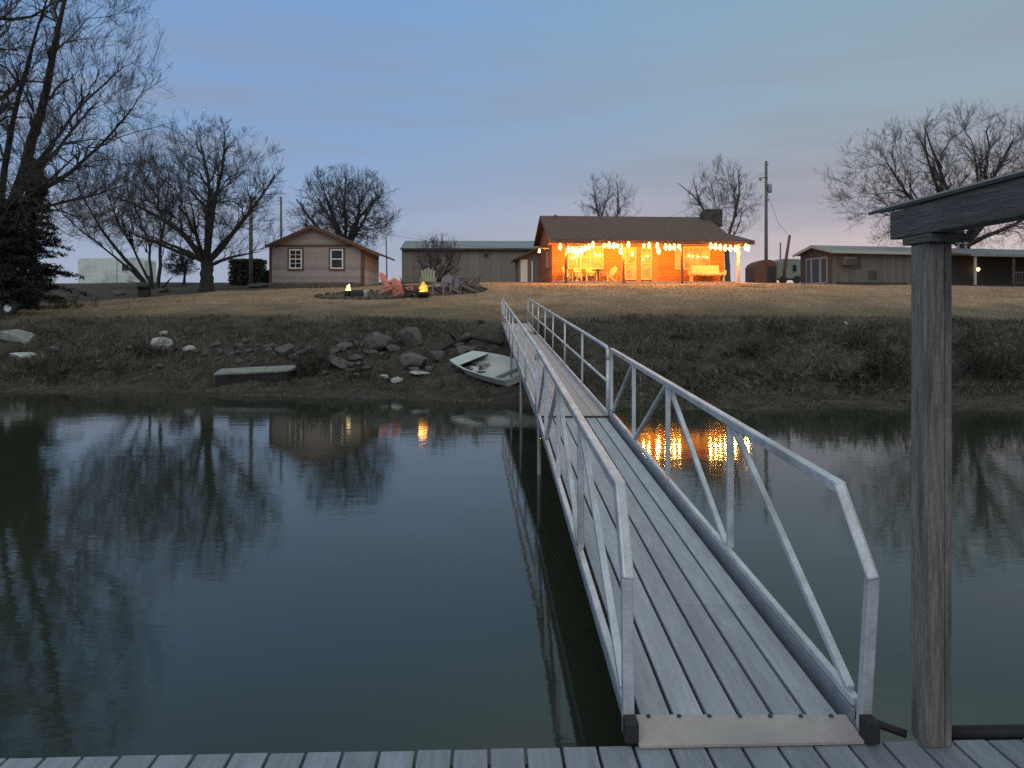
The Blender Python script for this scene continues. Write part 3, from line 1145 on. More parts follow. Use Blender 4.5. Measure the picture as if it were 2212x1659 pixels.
Q = np.concatenate([i0 + np.array([[0, 1, 2, 3]]), i0 + np.array([[3, 2, 4, 5]])])
struct(link_mesh('shore_grass', V, Q, 'shore_grass'), 'stuff')
# short rough lawn on top
N = 90000
px_ = rg.uniform(-150, 2350, N)
Yv = 26.5 + 18 * rg.random(N) ** 1.2
X = (px_ - 1106) / F * Yv
keep = (Yv > np.interp(px_, cols, top_Y) + 1) & (rng.random(N) < np.clip((Yv - np.interp(px_, cols, top_Y) - 1) / 7, .06, 1))
X, Yv = X[keep], Yv[keep]
n_ = len(X)
z = ground_z(X, Yv)
a = rg.random(n_) * 6.283
h = rg.uniform(.03, .10, n_)
p0 = np.stack([X, Yv, z - .01], 1)
side = np.stack([np.cos(a), np.sin(a), np.zeros(n_)], 1) * .012
tip = p0 + np.stack([rg.standard_normal(n_) * .05, rg.standard_normal(n_) * .05, h], 1)
V = np.stack([p0 - side, p0 + side, tip], 1).reshape(-1, 3)
mat('lawn_blade', (.36, .262, .172), .95, var=.3, scale=.6, island=.35, spec=.1)
struct(link_mesh('lawn_grass', V, np.arange(3 * n_).reshape(n_, 3), 'lawn_blade'), 'stuff')


def shrub(label, px, py, wpx, hpx, m='weed_pale', seed=1, cnt=900, name='dry_shrub', cat='shrub'):
    b_ = ground_hit(px, py)
    k_ = b_.y / F
    rg2 = np.random.default_rng(seed)
    D = nrm(np.stack([rg2.standard_normal(cnt // 12) * .6 * wpx / hpx * .6, rg2.standard_normal(cnt // 12) * .6, .6 + rg2.random(cnt // 12)], 1))
    S = np.stack([rg2.standard_normal(cnt // 12) * wpx * k_ * .26, rg2.standard_normal(cnt // 12) * wpx * k_ * .20, np.full(cnt // 12, -.05)], 1)
    cnt = int(cnt * .62)
    S = S[:cnt // 12]
    D = D[:cnt // 12]
    L = hpx * k_ * (.25 + 1.0 * rg2.random(cnt // 12) ** 1.6)
    P, T = curves(rg2, S, D, L, 6, .12, .02)
    v, q = tubes(P, np.full(P.shape[:2], .007), 3)
    env = (np.array([0, 0, hpx * k_ * .5]), np.array([wpx * k_ * .9, wpx * k_ * .8, hpx * k_ * 1.1]))
    Vs, Qs, o = [], [], 0
    Vs, Qs, o = [v], [q], len(v)
    pos, d, ln, rad = offspring(rg2, P, T, L, np.full(len(L), .007), 9, .2, .3, .9, .5, .7, env)
    P2, T2 = curves(rg2, pos, d, ln, 4, .2, 0)
    v, q = tubes(P2, np.full(P2.shape[:2], .005), 3)
    Vs.append(v); Qs.append(q + o); o += len(v)
    pos, d, ln, rad = offspring(rg2, P2, T2, ln, np.full(len(ln), .005), 4, .2, .3, 1., .6, .7, env)
    P3, T3 = curves(rg2, pos, d, ln, 3, .2, 0)
    v, q = tubes(P3, np.full(P3.shape[:2], .0045), 3)
    Vs.append(v); Qs.append(q + o)
    root = link_mesh(name, np.concatenate(Vs), np.concatenate(Qs), m, loc=b_)
    return tag(root, label, cat, 'dry shrubs on the bank')


shrub('big pale dry shrub on the right bank, left of the shelter post', 1785, 812, 120, 58, seed=1, cnt=1400)
shrub('grey dry shrub right of the big pale shrub, near the shelter post', 1905, 815, 90, 62, 'bank_weed', 2)
shrub('low pale dry shrub on the bank beyond the gangway rail', 1530, 812, 130, 30, seed=3)
shrub('thin pale dry stalks right of the walkway end post', 1372, 800, 26, 78, seed=4, cnt=260)
shrub('short arching dry stalks behind the gangway top rail', 1420, 815, 26, 55, seed=5, cnt=200)
shrub('dark dry shrub at the right edge beyond the shelter post', 2150, 815, 130, 80, 'bank_weed', 6, 1300)
shrub('dark dry shrub on the right bank above the low pale shrub', 1620, 770, 130, 42, 'bank_weed', 7, 1000)
shrub('drooping dark shrub on the bank right of the concrete slab', 690, 805, 80, 52, 'bank_weed', 8, 900)
shrub('pale dry weeds in front of the three shore boulders', 1010, 800, 60, 20, seed=9, cnt=400)
shrub('low dark bramble on the left bank below the tyre', 130, 800, 170, 36, 'bank_weed', 10, 1000)
shrub('tangle of dark brush under the big left-hand trees', 120, 668, 140, 40, 'bank_weed', 12, 900)


for i, (px, py, ww, hh, m_, lab) in enumerate([
    (1480, 735, 90, 30, 'bank_weed', 'low dark shrub high on the right bank above the gangway bend'),
    (1700, 720, 110, 30, 'bank_weed', 'dark shrub high on the right bank under the utility pole'),
    (1690, 815, 90, 44, 'weed_pale', 'thin pale dry shrub just left of the big pale shrub'),
    (1850, 755, 100, 44, 'bank_weed', 'dark shrub on the right bank above the big pale shrub'),
    (2095, 760, 90, 50, 'bank_weed', 'dark shrub right of the shelter post, higher on the bank'),
    (1600, 828, 120, 20, 'weed_pale', 'low pale dry fringe at the shore behind the gangway rail'),
    (1870, 838, 140, 20, 'bank_weed', 'low dark fringe at the shore left of the shelter post'),
    (790, 812, 70, 26, 'bank_weed', 'low dark weeds at the shore under the slanting boulder'),
    (250, 800, 120, 26, 'bank_weed', 'low dark weeds on the left shore below the white rocks'),
    (330, 770, 60, 34, 'bank_weed', 'dark weeds tucked under the largest white rock'),
    (1165, 760, 60, 50, 'bank_weed', 'dark shrub right beside the walkway on the bank'),
]):
    shrub(lab, px, py, ww, hh, m_, 40 + i, int(ww * 7))


# ------------------------------------------------------------------ rocks
def rock_mesh(seed, sub=3, rough=.34):
    import bmesh
    bm = bmesh.new()
    bmesh.ops.create_icosphere(bm, subdivisions=sub, radius=1)
    rg2 = np.random.default_rng(seed)
    cuts = nrm(rg2.standard_normal((9, 3)))
    offs = .42 + .42 * rg2.random(9)
    for v in bm.verts:
        p_ = np.array(v.co)
        for c_, o_ in zip(cuts, offs):
            e = p_ @ c_ - o_
            if e > 0:
                p_ = p_ - c_ * e * .9
        p_ = p_ * (1 + rough * .5 * (float(vnoise(p_[0] * 2.3 + seed, p_[1] * 2.3 + p_[2] * 1.7, seed)) - .5)) * (1 + .16 * (float(vnoise(p_[0] * 6 + seed * 3, p_[1] * 6 - p_[2] * 5, seed + 9)) - .5))
        v.co = p_
    me = bpy.data.meshes.new('rock')
    bm.to_mesh(me)
    bm.free()
    return me


ROCKS = [rock_mesh(s) for s in range(7)]


def rock(label, px, py, wpx, hpx, m='rock', name='boulder', cat='boulder', group='boulders on the bank', tilt=0., flat=1., sink=0.):
    b_ = ground_hit(px, py + hpx * .4)
    k_ = b_.y / F
    me = random.choice(ROCKS).copy()
    me.materials.clear()
    me.materials.append(MATS[m])
    o = bpy.data.objects.new(name, me)
    COL.objects.link(o)
    o.scale = (wpx * k_ * .68, wpx * k_ * .55 * flat, hpx * k_ * .74)
    o.rotation_euler = (0, tilt, random.uniform(-.6, .6))
    o.location = (b_.x, b_.y + wpx * k_ * .15, b_.z + hpx * k_ * .36)
    return tag(o, label, cat, group)


for args in [
    ('wide rounded grey boulder near the shore, left of the white boat', 892, 780, 58, 30),
    ('smaller grey boulder touching the wide one, nearest the white boat', 943, 774, 38, 26),
    ('tall pale-topped boulder halfway up the bank', 890, 732, 44, 38),
    ('broad grey boulder halfway up the bank, left of the tall one', 814, 740, 60, 32),
    ('small round boulder above the dark fallen log', 1009, 730, 18, 16),
    ('flat dark boulder between the fallen log and the white boat', 1025, 758, 56, 20, 'rock_dark'),
    ('low flat boulder high on the bank left of the walkway end', 1040, 695, 16, 8),
    ('small flattish boulder left of the broad grey one', 741, 748, 32, 13),
    ('slanting grey boulder slab below the broad boulder', 735, 785, 50, 18, 'rock', 'boulder', 'boulder', 'boulders on the bank', .55),
    ('grey boulder leaning over the right end of the concrete slab', 612, 760, 42, 22, 'rock', 'boulder', 'boulder', 'boulders on the bank', -.35),
    ('knobbly boulder right of the broad grey one, under the tall boulder', 850, 755, 30, 16),
    ('low boulder by the water line below the white boat bow', 1000, 800, 34, 12, 'rock_dark'),
]:
    rock(*args)
for args in [
    ('white jagged rock on the left bank, largest of the white ones', 346, 744, 34, 30, 'rock_pale'),
    ('small white rock perched above the largest white rock', 352, 722, 16, 10, 'rock_pale'),
    ('white rock lying right of the largest white rock', 407, 754, 20, 14, 'rock_pale'),
    ('pale flat stone on the left shore below the overturned boat', 45, 770, 48, 13, 'rock_pale'),
    ('white pebble-like stone on the shore shelf', 831, 816, 18, 9, 'rock_pale'),
    ('second white stone on the shore shelf, nearer the boat', 857, 823, 22, 10, 'rock_pale'),
    ('long pale flat stone under the wide boulder', 905, 806, 42, 8, 'rock_pale'),
    ('tiny white stone high on the right bank', 1827, 700, 10, 8, 'rock_pale'),
]:
    rock(*args, name='pale_rock', cat='rock', group='pale rocks on the bank')
rub = [(443, 766, 14, 9), (476, 761, 16, 10), (518, 763, 17, 10), (537, 758, 12, 8), (516, 781, 17, 12), (541, 777, 15, 11), (580, 757, 14, 8),
       (555, 746, 11, 7), (500, 772, 12, 8), (470, 776, 12, 8), (650, 762, 14, 9), (430, 780, 12, 8), (670, 780, 18, 10), (770, 775, 20, 10),
       (790, 795, 18, 9), (760, 800, 14, 7), (715, 765, 16, 9)]
for i in range(64):
    px_ = random.choice((random.gauss(560, 120), random.gauss(900, 110), random.uniform(60, 1080)))
    py_ = random.uniform(735, 812)
    if 440 < px_ < 660 and py_ > 778 or px_ > 960 and py_ > 760 or px_ > 1075:
        continue
    wq = random.uniform(9, 26) * (1.3 if random.random() < .15 else 1)
    rub.append((px_, py_, wq, wq * random.uniform(.45, .75)))
for a in rub:
    rock('small grey rubble stone half sunk in the rough left bank', *a, name='rubble_stone', cat='stone',
         group='rubble stones on the left bank')

# ---- concrete dock slab on the shore
b = ground_hit(545, 822)
k = b.y / F
o = thing('concrete_slab', 'flat grey slab with black side lying on the left shore', 'slab', (b.x, b.y + .35, b.z + .05), R(14))
mb = MB()
L = 170 * k / 2
mb.prism([(-L, -.3), (L * .8, -.38), (L, -.1), (L * .96, .38), (-L * .9, .42)], 'z', .17, .23)
mb.build('top', 'slab_top', o, bevel=.01)
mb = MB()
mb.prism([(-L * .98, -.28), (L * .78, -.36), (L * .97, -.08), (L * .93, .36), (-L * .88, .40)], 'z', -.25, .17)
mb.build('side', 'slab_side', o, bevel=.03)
o.rotation_euler = (R(6), R(-2.5), R(12))

# ---- fallen log
q = [ground_hit(952, 760), ground_hit(985, 750), ground_hit(1020, 744), ground_hit(1085, 752)]
c0 = q[0]
pts = [v - c0 + Vector((0, 0, dz)) for v, dz in zip(q, (.03, .16, .22, .14))]
mb = MB()
mb.tube(pts, [.05, .075, .085, .07], 10)
lo = thing('fallen_log', 'dark fallen log curving over the bank above the white boat', 'log', c0)
mb.build('stem', 'bark', lo, smooth=True)
mb = MB()
mb.tube([pts[1], pts[1] + Vector((-.2, -.2, .3)), pts[1] + Vector((-.35, -.2, .38))], [.05, .03, .015], 6)
mb.build('branch_stub', 'bark', lo, smooth=True)

# ---- white jon boat
b = ground_hit(1062, 832)
boat = thing('rowing_boat', 'small white flat-bottomed boat pulled up on the shore left of the walkway', 'boat', (b.x + .0, b.y + .55, b.z + .29))
boat.rotation_euler = (R(17), R(6), R(-53))
boat.scale = (1.05, 1, .56)
secs = [(-1.35, .40, .30, .16, .42), (-1.0, .50, .40, .06, .40), (-.4, .60, .50, .0, .37), (.5, .62, .52, .0, .36), (1.3, .58, .50, .02, .38)]
V, Fc = [], []
for (x, wg, wf, zf, zg_) in secs:
    V += [(x, -wg, zg_), (x, -wf, zf), (x, wf, zf), (x, wg, zg_), (x, wg - .05, zg_), (x, wf - .04, zf + .03), (x, -wf + .04, zf + .03), (x, -wg + .05, zg_)]
for i in range(len(secs) - 1):
    for j in range(8):
        a0 = i * 8 + j
        a1 = i * 8 + (j + 1) % 8
        Fc.append((a0, a1, a1 + 8, a0 + 8))
Fc += [(0, 1, 2, 3), (3, 4, 7, 0), (4, 5, 6, 7)]
e = (len(secs) - 1) * 8
Fc += [(e, e + 3, e + 2, e + 1), (e + 3, e, e + 7, e + 4), (e + 4, e + 7, e + 6, e + 5)]
mbo = MB()
mbo.quadset(V, Fc)
mbo.build('hull', 'boat_paint', boat)
mb = MB()
mb.quadset([(-1.36, -.38, .425), (-1.36, .38, .425), (-.75, .53, .40), (-.75, -.53, .40), (-1.36, -.38, .40), (-1.36, .38, .40), (-.75, .53, .375), (-.75, -.53, .375)],
           [(0, 1, 2, 3), (7, 6, 5, 4), (0, 4, 5, 1), (1, 5, 6, 2), (2, 6, 7, 3), (3, 7, 4, 0)])
mb.build('bow_deck', 'boat_paint', boat)
mb = MB()
mb.box(.45, .72, -.53, .53, .22, .26)
mb.build('seat', 'boat_paint', boat)
mb = MB()
mb.box(1.28, 1.345, -.5, .5, .06, .36)
mb.build('transom', 'boat_paint', boat)

# ---- left edge bits: tyre, overturned boat
b = on_ground(22, 30.5)
ty = thing('old_tyre', 'black tyre standing upright on the bank at the left edge', 'tyre', (b.x - .08, b.y, b.z + .30), 0)
V, Fc = [], []
n1, n2 = 28, 10
for i in range(n1):
    a = 2 * math.pi * i / n1
    for j in range(n2):
        t = 2 * math.pi * j / n2
        rr = .255 + .085 * max(-1, min(1, math.cos(t) * 1.25))
        V.append((rr * math.cos(a), .09 * max(-1, min(1, math.sin(t) * 1.3)), rr * math.sin(a)))
for i in range(n1):
    for j in range(n2):
        Fc.append((i * n2 + j, ((i + 1) % n1) * n2 + j, ((i + 1) % n1) * n2 + (j + 1) % n2, i * n2 + (j + 1) % n2))
mb = MB()
mb.quadset(V, Fc)
mb.build('tread', 'rubber', ty, smooth=True)
mb = MB()
prof = [(.17, -.03), (.17, .03)]
mb.tube([(0, -.03, 0), (0, .03, 0)], .165, 20)
mb.build('rim', 'white_trim', ty)
b = ground_hit(30, 738)
ob = thing('overturned_boat', 'pale overturned hull lying on the bank at the left edge under the tyre', 'boat', (b.x, b.y + .3, b.z), R(-20))
ob.rotation_euler = (R(6), R(9), R(-18))
mb = MB()
mb.prism([(-.75, .0), (.70, -.02), (.62, .14), (.2, .27), (-.45, .30), (-.7, .2)], 'y', -.32, .32)
mb.build('hull', 'slab_top', ob, bevel=.04)
mb = MB()
mb.box(-.74, .70, -.36, .36, -.06, .0)
mb.build('gunwale', 'rubber', ob)


# ------------------------------------------------------------------ buildings
class Frame:
    def __init__(s, px, py, Y, th):
        s.o = at(px, py, Y)
        s.c, s.s = math.cos(th), math.sin(th)
        s.th = th

    def x(s, px, yl=0.):
        k_ = (px - 1106) / F
        return (k_ * (s.o.y + yl * s.c) - s.o.x + yl * s.s) / (s.c - k_ * s.s)

    def z(s, py, x, yl=0.):
        Yw = s.o.y + x * s.s + yl * s.c
        return CAMZ + (HZ - py) / F * Yw - s.o.z

    def pt(s, px, py, yl):
        x = s.x(px, yl)
        return Vector((x, yl, s.z(py, x, yl)))


def window(parent, x0, x1, z0, z1, y, mf, mg, nx_=1, nz_=2, t=.07, name='window', pane='pane', d=.05):
    mb = MB()
    mb.box(x0 - t, x1 + t, y - d, y - .002, z1, z1 + t)
    mb.box(x0 - t, x1 + t, y - d, y - .002, z0 - t, z0)
    mb.box(x0 - t, x0, y - d, y - .002, z0, z1)
    mb.box(x1, x1 + t, y - d, y - .002, z0, z1)
    for i in range(1, nx_):
        xx = x0 + (x1 - x0) * i / nx_
        mb.box(xx - .02, xx + .02, y - d + .006, y - .004, z0, z1)
    for i in range(1, nz_):
        zz = z0 + (z1 - z0) * i / nz_
        mb.box(x0, x1, y - d + .003, y - .003, zz - .025, zz + .025)
    f = mb.build(name, mf, parent)
    mb = MB()
    mb.box(x0, x1, y - .022, y - .012, z0, z1)
    mb.build(pane, mg, f)
    return f


# ---- the lit house
H = Frame(1193, 612, 46.7, R(4))
house = thing('lit_house', 'brown wood house with glowing orange porch and stone chimney on top of the lawn', 'house', H.o, H.th)
xr_ = H.x(1565)
ridge_y, rear_y, eav_y = 3.75, 7.5, -2.0
eav_z = H.z(517, 0, eav_y)
ridge_z = H.z(466, 0, ridge_y)
slp = (ridge_z - eav_z) / (ridge_y - eav_y)


def rz_(y):
    return ridge_z - slp * abs(y - ridge_y)


mb = MB()
mb.prism([(0, -.4), (rear_y, -.4), (rear_y, rz_(rear_y) - .12), (ridge_y, ridge_z - .12), (0, rz_(0) - .12)], 'x', 0, xr_)
mb.build('wall', 'cedar', house)
xl, xe = H.x(1189, eav_y), H.x(1631, eav_y)
xm = xr_ + .05
kick = -.35
mb = MB()
mb.slab([(xl, eav_y, rz_(eav_y)), (xe, eav_y, rz_(eav_y)), (xm, kick, rz_(kick)), (xm, ridge_y, ridge_z), (xl, ridge_y, ridge_z)], .12)
mb.slab([(xl, ridge_y, ridge_z), (xm, ridge_y, ridge_z), (xm, rear_y + .4, rz_(rear_y + .4)), (xl, rear_y + .4, rz_(rear_y + .4))], .12)
mb.slab([(xe, eav_y, rz_(eav_y) - .004), (xe, 5.5, rz_(eav_y) - .004), (xm, 5.5, rz_(kick) - .004), (xm, kick, rz_(kick) - .004)], .10)
roof = mb.build('roof', 'shingle', house)
mb = MB()
a, b2 = H.x(1515, 3.3), H.x(1557, 3.3)
zc = H.z(453, b2, 3.3)
mb.prism([(a, rz_(3.2) - .5), (b2, rz_(3.2) - .5), (b2, zc), (a + .15, zc), (a, zc - .25)], 'y', 2.9, 3.7)
mb.build('chimney', 'stone_wall', house, bevel=.06)
for px in (1200, 1205):
    pass
mb = MB()
vx = H.x(1200, 3.)
mb.lathe([(.06, -.3), (.06, .1), (.12, .12), (.12, .2), (.02, .24)], (vx, 3.1, rz_(3.1)), 10)
mb.build('roof_vent', 'grey_metal', house)
mb = MB()
mb.box(xl + .02, xe - .02, eav_y - .03, eav_y - .004, eav_z - .24, eav_z - .02)
mb.build('fascia', 'brown_trim', house)
mb = MB()
mb.box(xl + .05, xe - .05, eav_y + .1, -.01, eav_z - .16, eav_z - .14)
mb.build('porch_ceiling', 'trim_wood', house)
mb = MB()
mb.box(-.1, H.x(1600, -1.9), eav_y + .1, -.003, -.35, .06)
mb.build('porch_floor', 'concrete', house)
for px, m in ((1222, 'brown_trim'), (1346.6, 'brown_trim'), (1473, 'brown_trim'), (1595, 'board_pale')):  # last post paler: lamplight on it is put into the colour
    xx = H.x(px, -1.85)
    mb = MB()
    mb.box(xx - .065, xx + .065, -1.92, -1.79, -.1, eav_z - .165)
    mb.build('porch_post', m, house)
# windows and doors along the porch wall
zt, zb = 2.25, .95
for p0, p1, cc in ((1229, 1252, 1), (1256, 1273, 1), (1277, 1301, 1), (1460, 1471, 1), (1478, 1498, 1), (1501, 1514, 1), (1517, 1531, 1)):
    window(house, H.x(p0), H.x(p1), zb, zt, 0, 'lit_trim', 'porch_glass', 1, 2, t=.07)
for p0, p1 in ((1352, 1371), (1387, 1404.5)):
    x0, x1 = H.x(p0), H.x(p1)
    f = window(house, x0, x1, .32, 2.15, 0, 'cream', 'porch_glass', 1, 2, t=.09, name='door', d=.07)
    mb = MB()
    mb.box(x0 + .02, x0 + .05, -.11, -.07, 1.0, 1.16)
    mb.build('handle', 'grey_metal', f)
mb = MB()
for p0, p1 in ((1340, 1350), (1374, 1384), (1408, 1424)):
    mb.box(H.x(p0), H.x(p1), -.025, -.003, .06, 2.5)
mb.build('door_trim', 'trim_wood', house)
# gable end: corner boards and small window
mb = MB()
mb.box(-.03, -.004, 2.2, 3.0, 1.1, 2.1)
mb.build('side_window', 'lit_trim', house)
mb = MB()
mb.slab([(xl - .02, eav_y, rz_(eav_y) - .02), (xl - .02, ridge_y, ridge_z - .02), (xl + .03, ridge_y, ridge_z - .02), (xl + .03, eav_y, rz_(eav_y) - .02)], .2)
mb.slab([(xl - .02, ridge_y, ridge_z - .02), (xl - .02, rear_y + .4, rz_(rear_y + .4) - .02), (xl + .03, rear_y + .4, rz_(rear_y + .4) - .02), (xl + .03, ridge_y, ridge_z - .02)], .2)
mb.build('barge_board', 'brown_trim', house)
# lean-to on the left
a0, a1 = H.x(1120, 7.6), H.x(1168, 7.6)
mb = MB()
mb.prism([(a0, -.4), (a1, -.4), (a1, 2.85), (a0, 2.1)], 'y', 7.6, 11)
wing = mb.build('lean_to_wall', 'shed_metal', house)
mb = MB()
mb.slab([(a0 - .3, 7.2, 2.07), (a1 + .1, 7.2, 3.0), (a1 + .1, 11.2, 3.0), (a0 - .3, 11.2, 2.07)], .12)
mb.build('lean_to_roof', 'shingle', house)
d0, d1 = H.x(1124.5, 7.6), H.x(1139.5, 7.6)
mb = MB()
mb.box(d0, d1, 7.54, 7.597, .25, 2.0)
mb.build('lean_to_door', 'white_trim', house)
mb = MB()
mb.box(H.x(1148, 7.6), H.x(1151, 7.6), 7.56, 7.597, .3, 1.9)
mb.build('lean_to_trim', 'white_trim', house)
# corner lamp under the left eave
mb = MB()
q = H.pt(1165, 541, -1.2)
mb.lathe([(.02, -.15), (.07, -.1), (.085, -.03), (.06, .06), (.02, .1)], tuple(q), 12)
lm_ = mb.build('eave_lamp', 'eave_lamp_glow', house, smooth=True)
mb = MB()
mb.bar((q.x - .06, -1.2, q.z + .13), (xl + .02, -1.2, q.z + .13), .05, .05)
mb.build('lamp_arm', 'lit_trim', house)
ll = bpy.data.objects.new('eave_lamp_light', bpy.data.lights.new('eave_lamp_light', 'POINT'))
ll.data.energy = 200
ll.data.color = (1, .40, .10)
ll.data.shadow_soft_size = .06
ll.location = (q.x, q.y, q.z - .24)
ll.parent = house
COL.objects.link(ll)

# ---- light strings under the porch eave
bulbs = {
    'amber light string under the left end of the porch eave': [(1210, 530, 0), (1228, 536, .2), (1237, 537, .25), (1246, 537, .3), (1256, 536, .3), (1264, 534, .25), (1272, 530, .2), (1281, 526, .1)],
    'amber light string over the left porch door': [(1305.6, 526, .5), (1316, 527, 0), (1326.4, 528.4, 0), (1334, 526, .5), (1341, 540, .1), (1345, 526, .6), (1357.7, 526, 0)],
    'amber light string between the right door and third porch post': [(1391, 525, .6), (1402.4, 527.4, 0), (1420, 528.4, 0), (1423.4, 540, .15), (1438, 531, 0), (1447, 531.7, 0), (1456.6, 531, 0), (1468, 529, .5)],
    'amber light string at the right end of the porch eave': [(1535.4, 529, 0), (1545.8, 530, 0), (1556, 531.7, 0), (1567, 533, 0), (1577.7, 533.6, 0), (1588.8, 534.3, 0), (1611, 531, 0), (1616, 533, .1)],
}
bprof = [(.012, .19), (.05, .17), (.055, .13), (.09, .05), (.105, -.03), (.09, -.11), (.05, -.17), (.01, -.19)]
bprof = list(reversed([(r * 1.05, z * 1.05) for r, z in bprof]))
bmesh_ = None
BULB_LAMP = bpy.data.lights.new('bulb_lamp', 'POINT')
BULB_LAMP.energy = 90
BULB_LAMP.color = (1, .41, .06)
BULB_LAMP.shadow_soft_size = .045
th = H.th
for lab, lst in bulbs.items():
    P = [H.pt(px, py + 2, -2.17 + dy) for px, py, dy in lst]
    base = P[0].copy()
    wld = H.o + Matrix.Rotation(H.th, 3, 'Z') @ base
    st = thing('light_string', lab, 'string lights', wld, H.th, 'string lights along the porch eave')
    wmb = MB()
    for i, q in enumerate(P):
        q = q - base
        top = Vector((q.x, q.y, eav_z - .20 - base.z)) if q.z + base.z > eav_z - .6 else q + Vector((0, 0, .3))
        wmb.tube([q + Vector((0, 0, .19)), q + Vector((0, 0, .26))], .03, 6)
        if i:
            q0 = P[i - 1] - base
            m_ = (q0 + q) / 2 + Vector((0, 0, .21))
            wmb.tube([q0 + Vector((0, 0, .235)), m_, q + Vector((0, 0, .235))], .010, 4)
    wmb.build('wire', 'wire', st)
    for q in P:
        if bmesh_ is None:
            mb = MB()
            mb.lathe(bprof, n=12)
            o = mb.build('bulb', 'bulb_glow', st, smooth=True)
            bmesh_ = o.data
        else:
            o = bpy.data.objects.new('bulb', bmesh_)
            COL.objects.link(o)
            o.parent = st
        o.location = q - base
        lp = bpy.data.objects.new('bulb_lamp', BULB_LAMP)
        COL.objects.link(lp)
        lp.parent = st
        lp.location = q - base + Vector((0, 0, -.25))


def hw(px, yl, z=.06):
    """world point on the porch floor"""
    return H.o + Matrix.Rotation(H.th, 3, 'Z') @ Vector((H.x(px, yl), yl, z))


# ---- adirondack chair
def adirondack(label, m, loc, rz, group):
    t = thing('garden_chair', label, 'garden chair', loc, rz, group)
    mb = MB()
    for i in range(5):
        y = -.28 + i * .12
        mb.bar((-.27, y, .36 - (y + .28) * .22), (.27, y, .36 - (y + .28) * .22), .105, .02, up=(0, 0, 1))
    mb.build('seat', m, t)
    mb = MB()
    for i in range(5):
        x = (i - 2) * .112
        h = .80 - abs(i - 2) * .06
        mb.bar((x * .86, .20, .24), (x * 1.15, .20 + h * .42, .24 + h * .9), .1, .02, up=(0, -1, .45))
    mb.bar((-.27, .44, .62), (.27, .44, .62), .05, .025)
    mb.build('backrest', m, t)
    for s in (-1, 1):
        mb = MB()
        mb.bar((s * .34, -.36, .55), (s * .34, .38, .53), .12, .022)
        mb.build('armrest', m, t)
        mb = MB()
        mb.bar((s * .30, -.31, 0), (s * .30, -.31, .54), .09, .03, up=(0, 1, 0))
        mb.build('leg', m, t)
        mb = MB()
        mb.bar((s * .285, -.28, .31), (s * .285, .48, .0), .03, .10)
        mb.bar((s * .30, .30, .52), (s * .30, .34, .12), .04, .03, up=(0, 1, 0))
        mb.build('leg', m, t)
    return t


chair = adirondack('cream slatted chair turned sideways at the left end of the lit porch', 'cream', hw(1233, -1.0), R(4 + 50), 'chairs on the lit porch')
dup(chair, hw(1257, -.8), R(4 + 30), 'cream slatted chair second from the left end of the lit porch')
dup(chair, hw(1277, -.9), R(4 - 5), 'cream slatted chair facing out, left of the dark porch table')
dup(chair, hw(1314, -1.0), R(4 - 60), 'cream slatted chair turned left, right of the dark porch table')
# dark porch table
q = hw(1292, -1.1)
t = thing('porch_table', 'small dark round table among the cream porch chairs', 'table', q, H.th)
MB().lathe([(.42, .68), (.42, .72)], n=18).build('tabletop', 'black_paint', t)
MB().lathe([(.30, 0), (.28, .03), (.05, .08), (.05, .67)], n=12).build('pedestal', 'black_paint', t)
# lamp on the porch
q = hw(1246, -1.45)
t = thing('floor_lamp', 'bright yellow lamp on a pole among the cream porch chairs', 'lamp', q, H.th)
MB().lathe([(.14, 0), (.14, .03), (.025, .05), (.025, 1.58)], n=10).build('pole', 'cream', t)
MB().lathe([(.05, 1.58), (.13, 1.66), (.17, 1.80), (.13, 1.94), (.05, 2.0)], n=14).build('globe', 'lamp_glow', t, smooth=True)
# white porch bench
q = hw(1527, -1.0)
t = thing('porch_bench', 'long pale cushioned bench on the right part of the lit porch', 'bench', q, H.th)
hl = (H.x(1564) - H.x(1491)) / 2
MB().box(-hl, hl, -.28, .28, .40, .46).build('seat', 'cream', t)
MB().box(-hl + .05, hl - .05, -.26, .2, .462, .56).build('cushion', 'cushion', t, bevel=.03)
mb = MB()
mb.slab([(-hl * .8, .21, .56), (hl * .8, .21, .56), (hl * .8, .36, 1.04), (-hl * .8, .36, 1.04)], .06)
mb.build('backrest', 'cushion', t)
for s in (-1, 1):
    MB().box(s * hl - .04, s * hl + .04, -.27, .3, .465, .72).build('armrest', 'cream', t)
    MB().box(s * (hl - .1) - .04, s * (hl - .1) + .04, -.25, .25, 0, .398).build('leg', 'cream', t)
# pot
q = hw(1226, -1.62)
t = thing('flower_pot', 'small pale pot on the porch by the first post', 'pot', q, 0)
MB().lathe([(.1, 0), (.16, .22), (.17, .24), (.14, .24), (.13, .2)], n=12).build('body', 'board_pale', t, smooth=True)
MB().lathe([(.13, .2), (.05, .23), (.01, .24)], n=10).build('soil', 'rock_dark', t)
# board lying on the lawn
b = ground_hit(1617, 619)
t = thing('wooden_board', 'pale plank panel lying on the lawn at the right end of the lit house', 'board', (b.x, b.y, b.z + .16), R(-38))
t.rotation_euler = (R(7), R(4), R(-32))
mb = MB()
for i in range(3):
    mb.box(-.72, .72, -.24 + i * .165, -.24 + i * .165 + .155, -.02, .02)
mb.build('planks', 'board_pale', t)
mb = MB()
for x in (-.6, .55):
    mb.box(x, x + .08, -.23, .24, -.07, -.022)
mb.build('battens', 'board_pale', t)

# ---- gabled house on the left
G = Frame(583, 610, 50., R(-2))
gh = thing('gabled_house', 'small beige gabled house with brown trim and two white windows', 'house', G.o, G.th)
gx1 = G.x(786)
ax_ = G.x(678)
az_ = G.z(487, ax_)
gs = .43
dep = 4.6
le, re_ = G.x(573, -.4), G.x(820, -.4)


def gr(x):
    return az_ - gs * abs(x - ax_)


